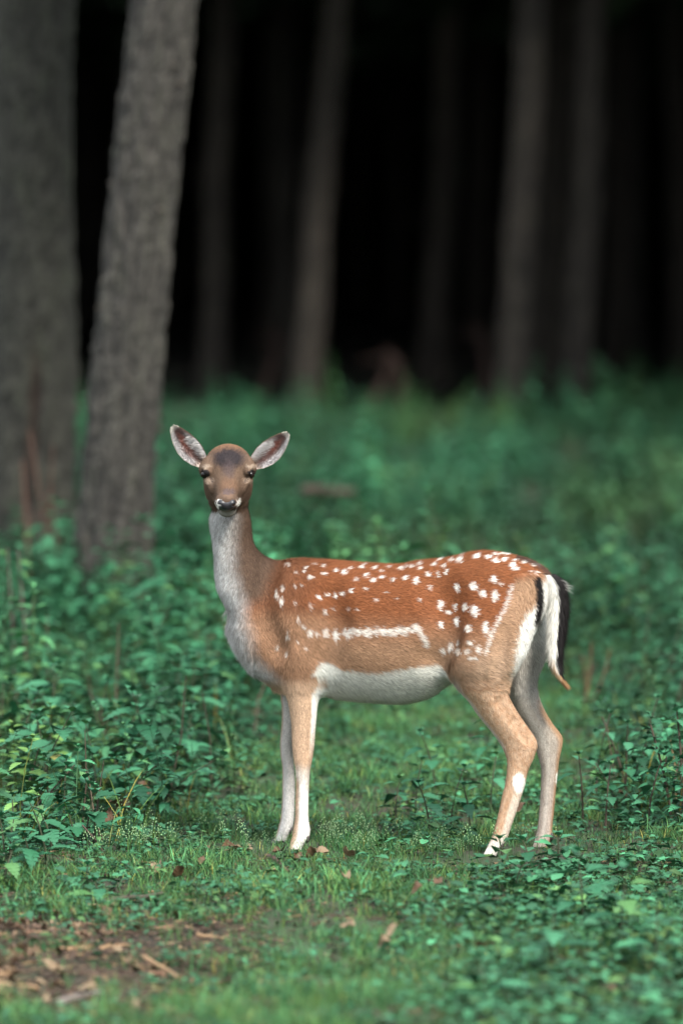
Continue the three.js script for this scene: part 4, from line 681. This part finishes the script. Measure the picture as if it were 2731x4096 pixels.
{
  const up = (X, Y, X2, Y2, dz = 0) => { const a = onGround(X, Y), b = at(X2, Y2, a.z + dz); return [a, a.clone().lerp(b, 0.5).add(V(0.008, 0, 0.01)), b]; };
  twig(up(2690, 3320, 2600, 2900), 0.006, 'dark woody stem with small leaves behind the tail clump', null, 5);
  twig(up(2720, 3300, 2705, 2840), 0.006, 'thick dark stem at the outer side of the tail clump', null, 6);
  twig(up(2700, 3230, 2680, 2960), 0.003, 'pale straw-coloured stalk among the dark stems', null, 0, 'dry_stalk', mat(0.3, 0.19, 0.1));
  twig(up(2520, 3220, 2405, 2865), 0.004, 'thin brown twig standing behind the hock', null, 0);
  twig(up(2480, 3260, 2380, 3050), 0.004, 'leafy dark twig in the clump behind the tail', null, 9);
  twig(up(2560, 3240, 2540, 3040), 0.004, 'short dark twig with leaf tuft in the tail clump', null, 11);
  twig(up(90, 3180, 185, 2960), 0.0045, 'dark upright stem in the nettle bank', null, 0);
  twig(up(200, 2960, 232, 2690), 0.004, 'greyish bare stalk rising from the nettle bank', null, 0, 'bare_twig', mat(0.16, 0.11, 0.1));
  twig(up(180, 2900, 190, 2460), 0.0045, 'long dark stem rising high from the nettle bank', null, 13);
  twig(up(60, 2860, 30, 2190), 0.005, 'tall reddish stem before the thick trunk', null, 17, 'bare_twig', mat(0.12, 0.08, 0.075));
  twig(up(110, 2860, 75, 2200), 0.005, 'second tall reddish stem before the thick trunk', null, 19, 'bare_twig', mat(0.12, 0.08, 0.075));
  twig(up(430, 3440, 330, 3300), 0.005, 'broken brown twig slanting down at the foot of the bank', null, 0);
  twig(up(30, 3330, 300, 3060), 0.004, 'slanting thorny runner arching through the bank', null, 0);
  for (const [X, Y, X2, Y2] of [[230, 2500, 120, 1720], [150, 2500, 215, 1780], [260, 2510, 200, 1960], [120, 2510, 90, 1840]]) twig(up(X, Y, X2, Y2), 0.009, 'reddish dry twig standing between the two grey trunks', 'reddish twigs between the grey trunks', 0, 'dry_stalk', mat(0.1, 0.05, 0.035));
  for (const [X, Y, X2, Y2] of [[2330, 2750, 2365, 2570], [2360, 2740, 2440, 2590], [2340, 2745, 2325, 2620]]) twig(up(X, Y + 90, X2, Y2), 0.0035, 'rusty dry stalk standing in the meadow past the tail', 'rusty stalks past the tail', 0, 'dry_stalk', mat(0.13, 0.055, 0.032));
}
// fallen wood, leaves, litter
const woodCol = (base) => (p, u, t) => { const k = 0.75 + 0.5 * (0.5 + 0.5 * n3(p.x * 40, p.y * 120, p.z * 40)); return base.map((c) => c * k); };
function stick(X, Y, X2, Y2, rad, base, label, group, lift = 0.01, name = 'fallen_stick') {
  const a = onGround(X, Y), b = onGround(X2, Y2), t = add(new THREE.Group(), name); a.y = groundY(a.x, a.z) + rad * 0.6 + lift; b.y = groundY(b.x, b.z) + rad * 0.6 + lift; t.position.copy(a); b.sub(a);
  const pts = [0, 0.25, 0.5, 0.75, 1].map((u) => b.clone().multiplyScalar(u).add(V(rad * 0.6 * n3(X, u * 4, 1), rad * 0.7 * n3(Y, u * 4, 2), rad * n3(X, u * 3, 5))));
  part('wood', tube(pts, pts.map((_, i) => rad * (1 - 0.09 * i)), 8, woodCol(base)), vmat(), t);
  const s0 = pts[2].clone(); part('snag', tube([s0, s0.clone().add(V(rad * 1.5, rad * 2.2, rad))], [rad * 0.4, rad * 0.25], 5, woodCol(base)), vmat(), t);
  return tag(t, label, 'stick', group);
}
const STRAW = [0.22, 0.135, 0.072], BROWN = [0.12, 0.07, 0.045], GREYW = [0.14, 0.115, 0.1], PINK = [0.19, 0.1, 0.065];
stick(-30, 3925, 160, 3950, 0.01, STRAW, 'thick pale split stick lying at the edge of the bare litter patch');
stick(0, 3895, 62, 3898, 0.008, STRAW, 'short pale stick end beside the thick split stick');
stick(575, 3835, 715, 3885, 0.007, STRAW, 'pale barkless stick lying across the litter toward the grass');
stick(800, 3905, 930, 3900, 0.007, PINK, 'reddish stick in grass at the litter\'s edge');
stick(230, 4010, 400, 3965, 0.011, GREYW, 'grey weathered branch piece in the litter patch');
stick(350, 3620, 650, 3592, 0.009, [0.06, 0.05, 0.035], 'dark mossy stick half sunk in grass', null, 0.012);
stick(350, 3630, 440, 3627, 0.005, PINK, 'thin tan stick beside the dark mossy stick', null, 0.012);
stick(1065, 3462, 1150, 3535, 0.008, [0.06, 0.03, 0.022], 'dark curved twig in front of the front hooves', null, 0.02);
stick(795, 3758, 880, 3768, 0.006, STRAW, 'small pale stick among the grass below the front hooves');
stick(230, 3800, 370, 3790, 0.007, STRAW, 'straw-coloured stick on dark soil of the litter patch');
stick(400, 3792, 520, 3780, 0.006, STRAW, 'thin straw stick next to the grass edge of the litter');
stick(270, 3742, 360, 3752, 0.005, PINK, 'thin reddish stick behind the litter patch');
{ const r2 = rng(66); for (let i = 0; i < 26; i++) { const X = r2() * 620, Y = 3680 + r2() * 360, a = (r2() - 0.5) * 0.9, L = 30 + r2() * 70; stick(X, Y, X + Math.cos(a) * L, Y + Math.sin(a) * L * 0.5, 0.0025 + 0.003 * r2(), r2() < 0.3 ? STRAW : r2() < 0.5 ? PINK : BROWN, 'small broken twig on the bare litter patch', 'broken twigs on the litter patch', 0.006); } }
stick(850, 2770, 915, 2728, 0.007, STRAW, 'slanting yellow stalk lying before the chest', null, 0.2);
stick(865, 2842, 925, 2805, 0.005, BROWN, 'thin brown stalk lying below the slanting yellow one', null, 0.18);
{ const a = onGround(1235, 2235), b = onGround(1410, 2175); stick(1225, 2270, 1415, 2245, 0.03, [0.075, 0.058, 0.042], 'fallen brown log in the meadow behind the deer\'s back', null, 0.34, 'fallen_log'); }
// curled dead leaves
function deadLeafGeo(seed) {
  const r = rng(seed), g = leafGeo(0.07, 0.045, 7, -0.5 + r() * 1.1, 0.5 + r() * 0.5, seed), p = g.attributes.position;
  for (let i = 0; i < p.count; i++) { const x = p.getX(i), z = p.getZ(i); p.setY(i, p.getY(i) + 0.012 * Math.sin(x * 90 + seed) * (0.4 + Math.abs(z) * 30)); }
  g.computeVertexNormals(); return g;
}
const deadGeos = [deadLeafGeo(31), deadLeafGeo(32), deadLeafGeo(35), deadLeafGeo(38)], deadMats = [leafMat(0.15, 0.095, 0.055), leafMat(0.1, 0.056, 0.032), leafMat(0.22, 0.155, 0.095), leafMat(0.06, 0.036, 0.023)];
{
  const r = rng(515);
  const put = (X, Y, s, k, label, group, lift = 0.015) => { const g = onGround(X, Y), l = add(new THREE.Mesh(deadGeos[Math.floor(r() * 4)], deadMats[k]), 'dead_leaf'); l.position.set(g.x, groundY(g.x, g.z) + lift, g.z); l.quaternion.copy(orient(r() * 6.28, (r() - 0.5) * 0.9, (r() - 0.5) * 1.2)); l.scale.setScalar(s); l.castShadow = true; tag(l, label, 'leaf', group); };
  for (const [X, Y, k] of [[840, 3440, 0], [900, 3442, 0], [960, 3430, 1], [1010, 3440, 2], [640, 3510, 2], [700, 3550, 1], [1130, 3480, 1], [1270, 3490, 0], [1310, 3475, 2], [1395, 3490, 2], [1180, 3495, 1], [800, 3510, 1]]) put(X, Y, 0.55 + r() * 0.4, k, 'curled brown leaf in the grass before the front hooves', 'dead leaves before the front hooves', 0.03);
  for (const [X, Y] of [[500, 3280], [460, 3330], [490, 3275], [610, 3215]]) put(X, Y, 0.9, 1, 'rusty dead leaf at the foot of the nettle bank', 'dead leaves at the foot of the bank', 0.05);
  for (const [X, Y] of [[1420, 3795], [1545, 3830], [1560, 3845], [1375, 3620]]) put(X, Y, 0.6, 2, 'pale tan dead leaf lying on open grass in the front', 'pale leaves in the front grass', 0.04);
  for (const [X, Y] of [[1690, 3660], [1750, 3640], [2060, 3300], [1900, 3900], [2450, 4050], [2150, 3550], [2500, 3260], [2560, 3250]]) put(X, Y, 0.55, 1, 'rusty dead leaf caught in the front green cover', 'rusty leaves in the front cover', 0.05);
  for (let i = 0; i < 110; i++) put(r() * r() * 900, 3640 + r() * 420, 0.28 + r() * 0.4, Math.floor(r() * 4), 'curled dead leaf on the bare litter patch', 'dead leaves on the litter patch', 0.012);
  // crumbs of bark and needles too small to count
  const list = [];
  for (let i = 0; i < 9000; i++) { const pb = R() < 0.5, z = pb ? 1.3 + 1.6 * R() : 0.3 + 3.2 * R(), x = pb ? -1.05 + 0.85 * R() : -1.1 + 2.2 * R(); list.push([x, z, 0.4 + 0.9 * R(), (() => { const k = 0.5 + R(); return R() < 0.14 ? [0.22 * k, 0.14 * k, 0.08 * k] : [0.06 * k, 0.038 * k, 0.026 * k]; })(), 0.003 + 0.01 * R()]); }
  const crumb = new THREE.BoxGeometry(0.036, 0.003, 0.004); const cg = flat(crumb.clone()), cg2 = flat(new THREE.BoxGeometry(0.012, 0.003, 0.008));
  scatter('bark_litter', 'scattered crumbs of bark and dry needles on the soil', 'litter', [cg, cg2], mat(1, 1, 1, { roughness: 1 }), list);
}
// dead branches at the foot of the forest edge
for (const [X, Y, X2, Y2, d, label] of [[1040, 1520, 1105, 1310, 47, 'reddish dead branch leaning at the foot of the dim thin trunks'], [1480, 1500, 1560, 1400, 45, 'arching dead bough at the forest edge right of the lone pale trunk'], [1600, 1560, 1530, 1400, 45, 'reddish dead stem under the arching bough'], [1930, 1560, 1890, 1300, 46, 'thin dead stem leaning beside the close pair of trunks']]) {
  const z = DIST - d, a = at(X, Y, z), b = at(X2, Y2, z - 0.3), t = add(new THREE.Group(), 'dead_branch'); a.y = 0.02; t.position.copy(a); b.sub(a);
  const pts = [0, 0.3, 0.65, 1].map((u) => b.clone().multiplyScalar(u).add(V(0.08 * Math.sin(u * 3), 0.12 * Math.sin(u * 3.1), 0)));
  part('bough', tube(pts, [0.05, 0.042, 0.03, 0.015], 7), mat(0.05, 0.027, 0.02), t); for (let k = 1; k < 4; k++) part('side_twig', tube([pts[k].clone().multiplyScalar(0.9), pts[k].clone().add(V(0.25 - 0.16 * k, -0.1, 0.2))], [0.015, 0.006], 5), mat(0.05, 0.027, 0.02), t);
  tag(t, label, 'branch');
}
renderer.render(scene, camera);
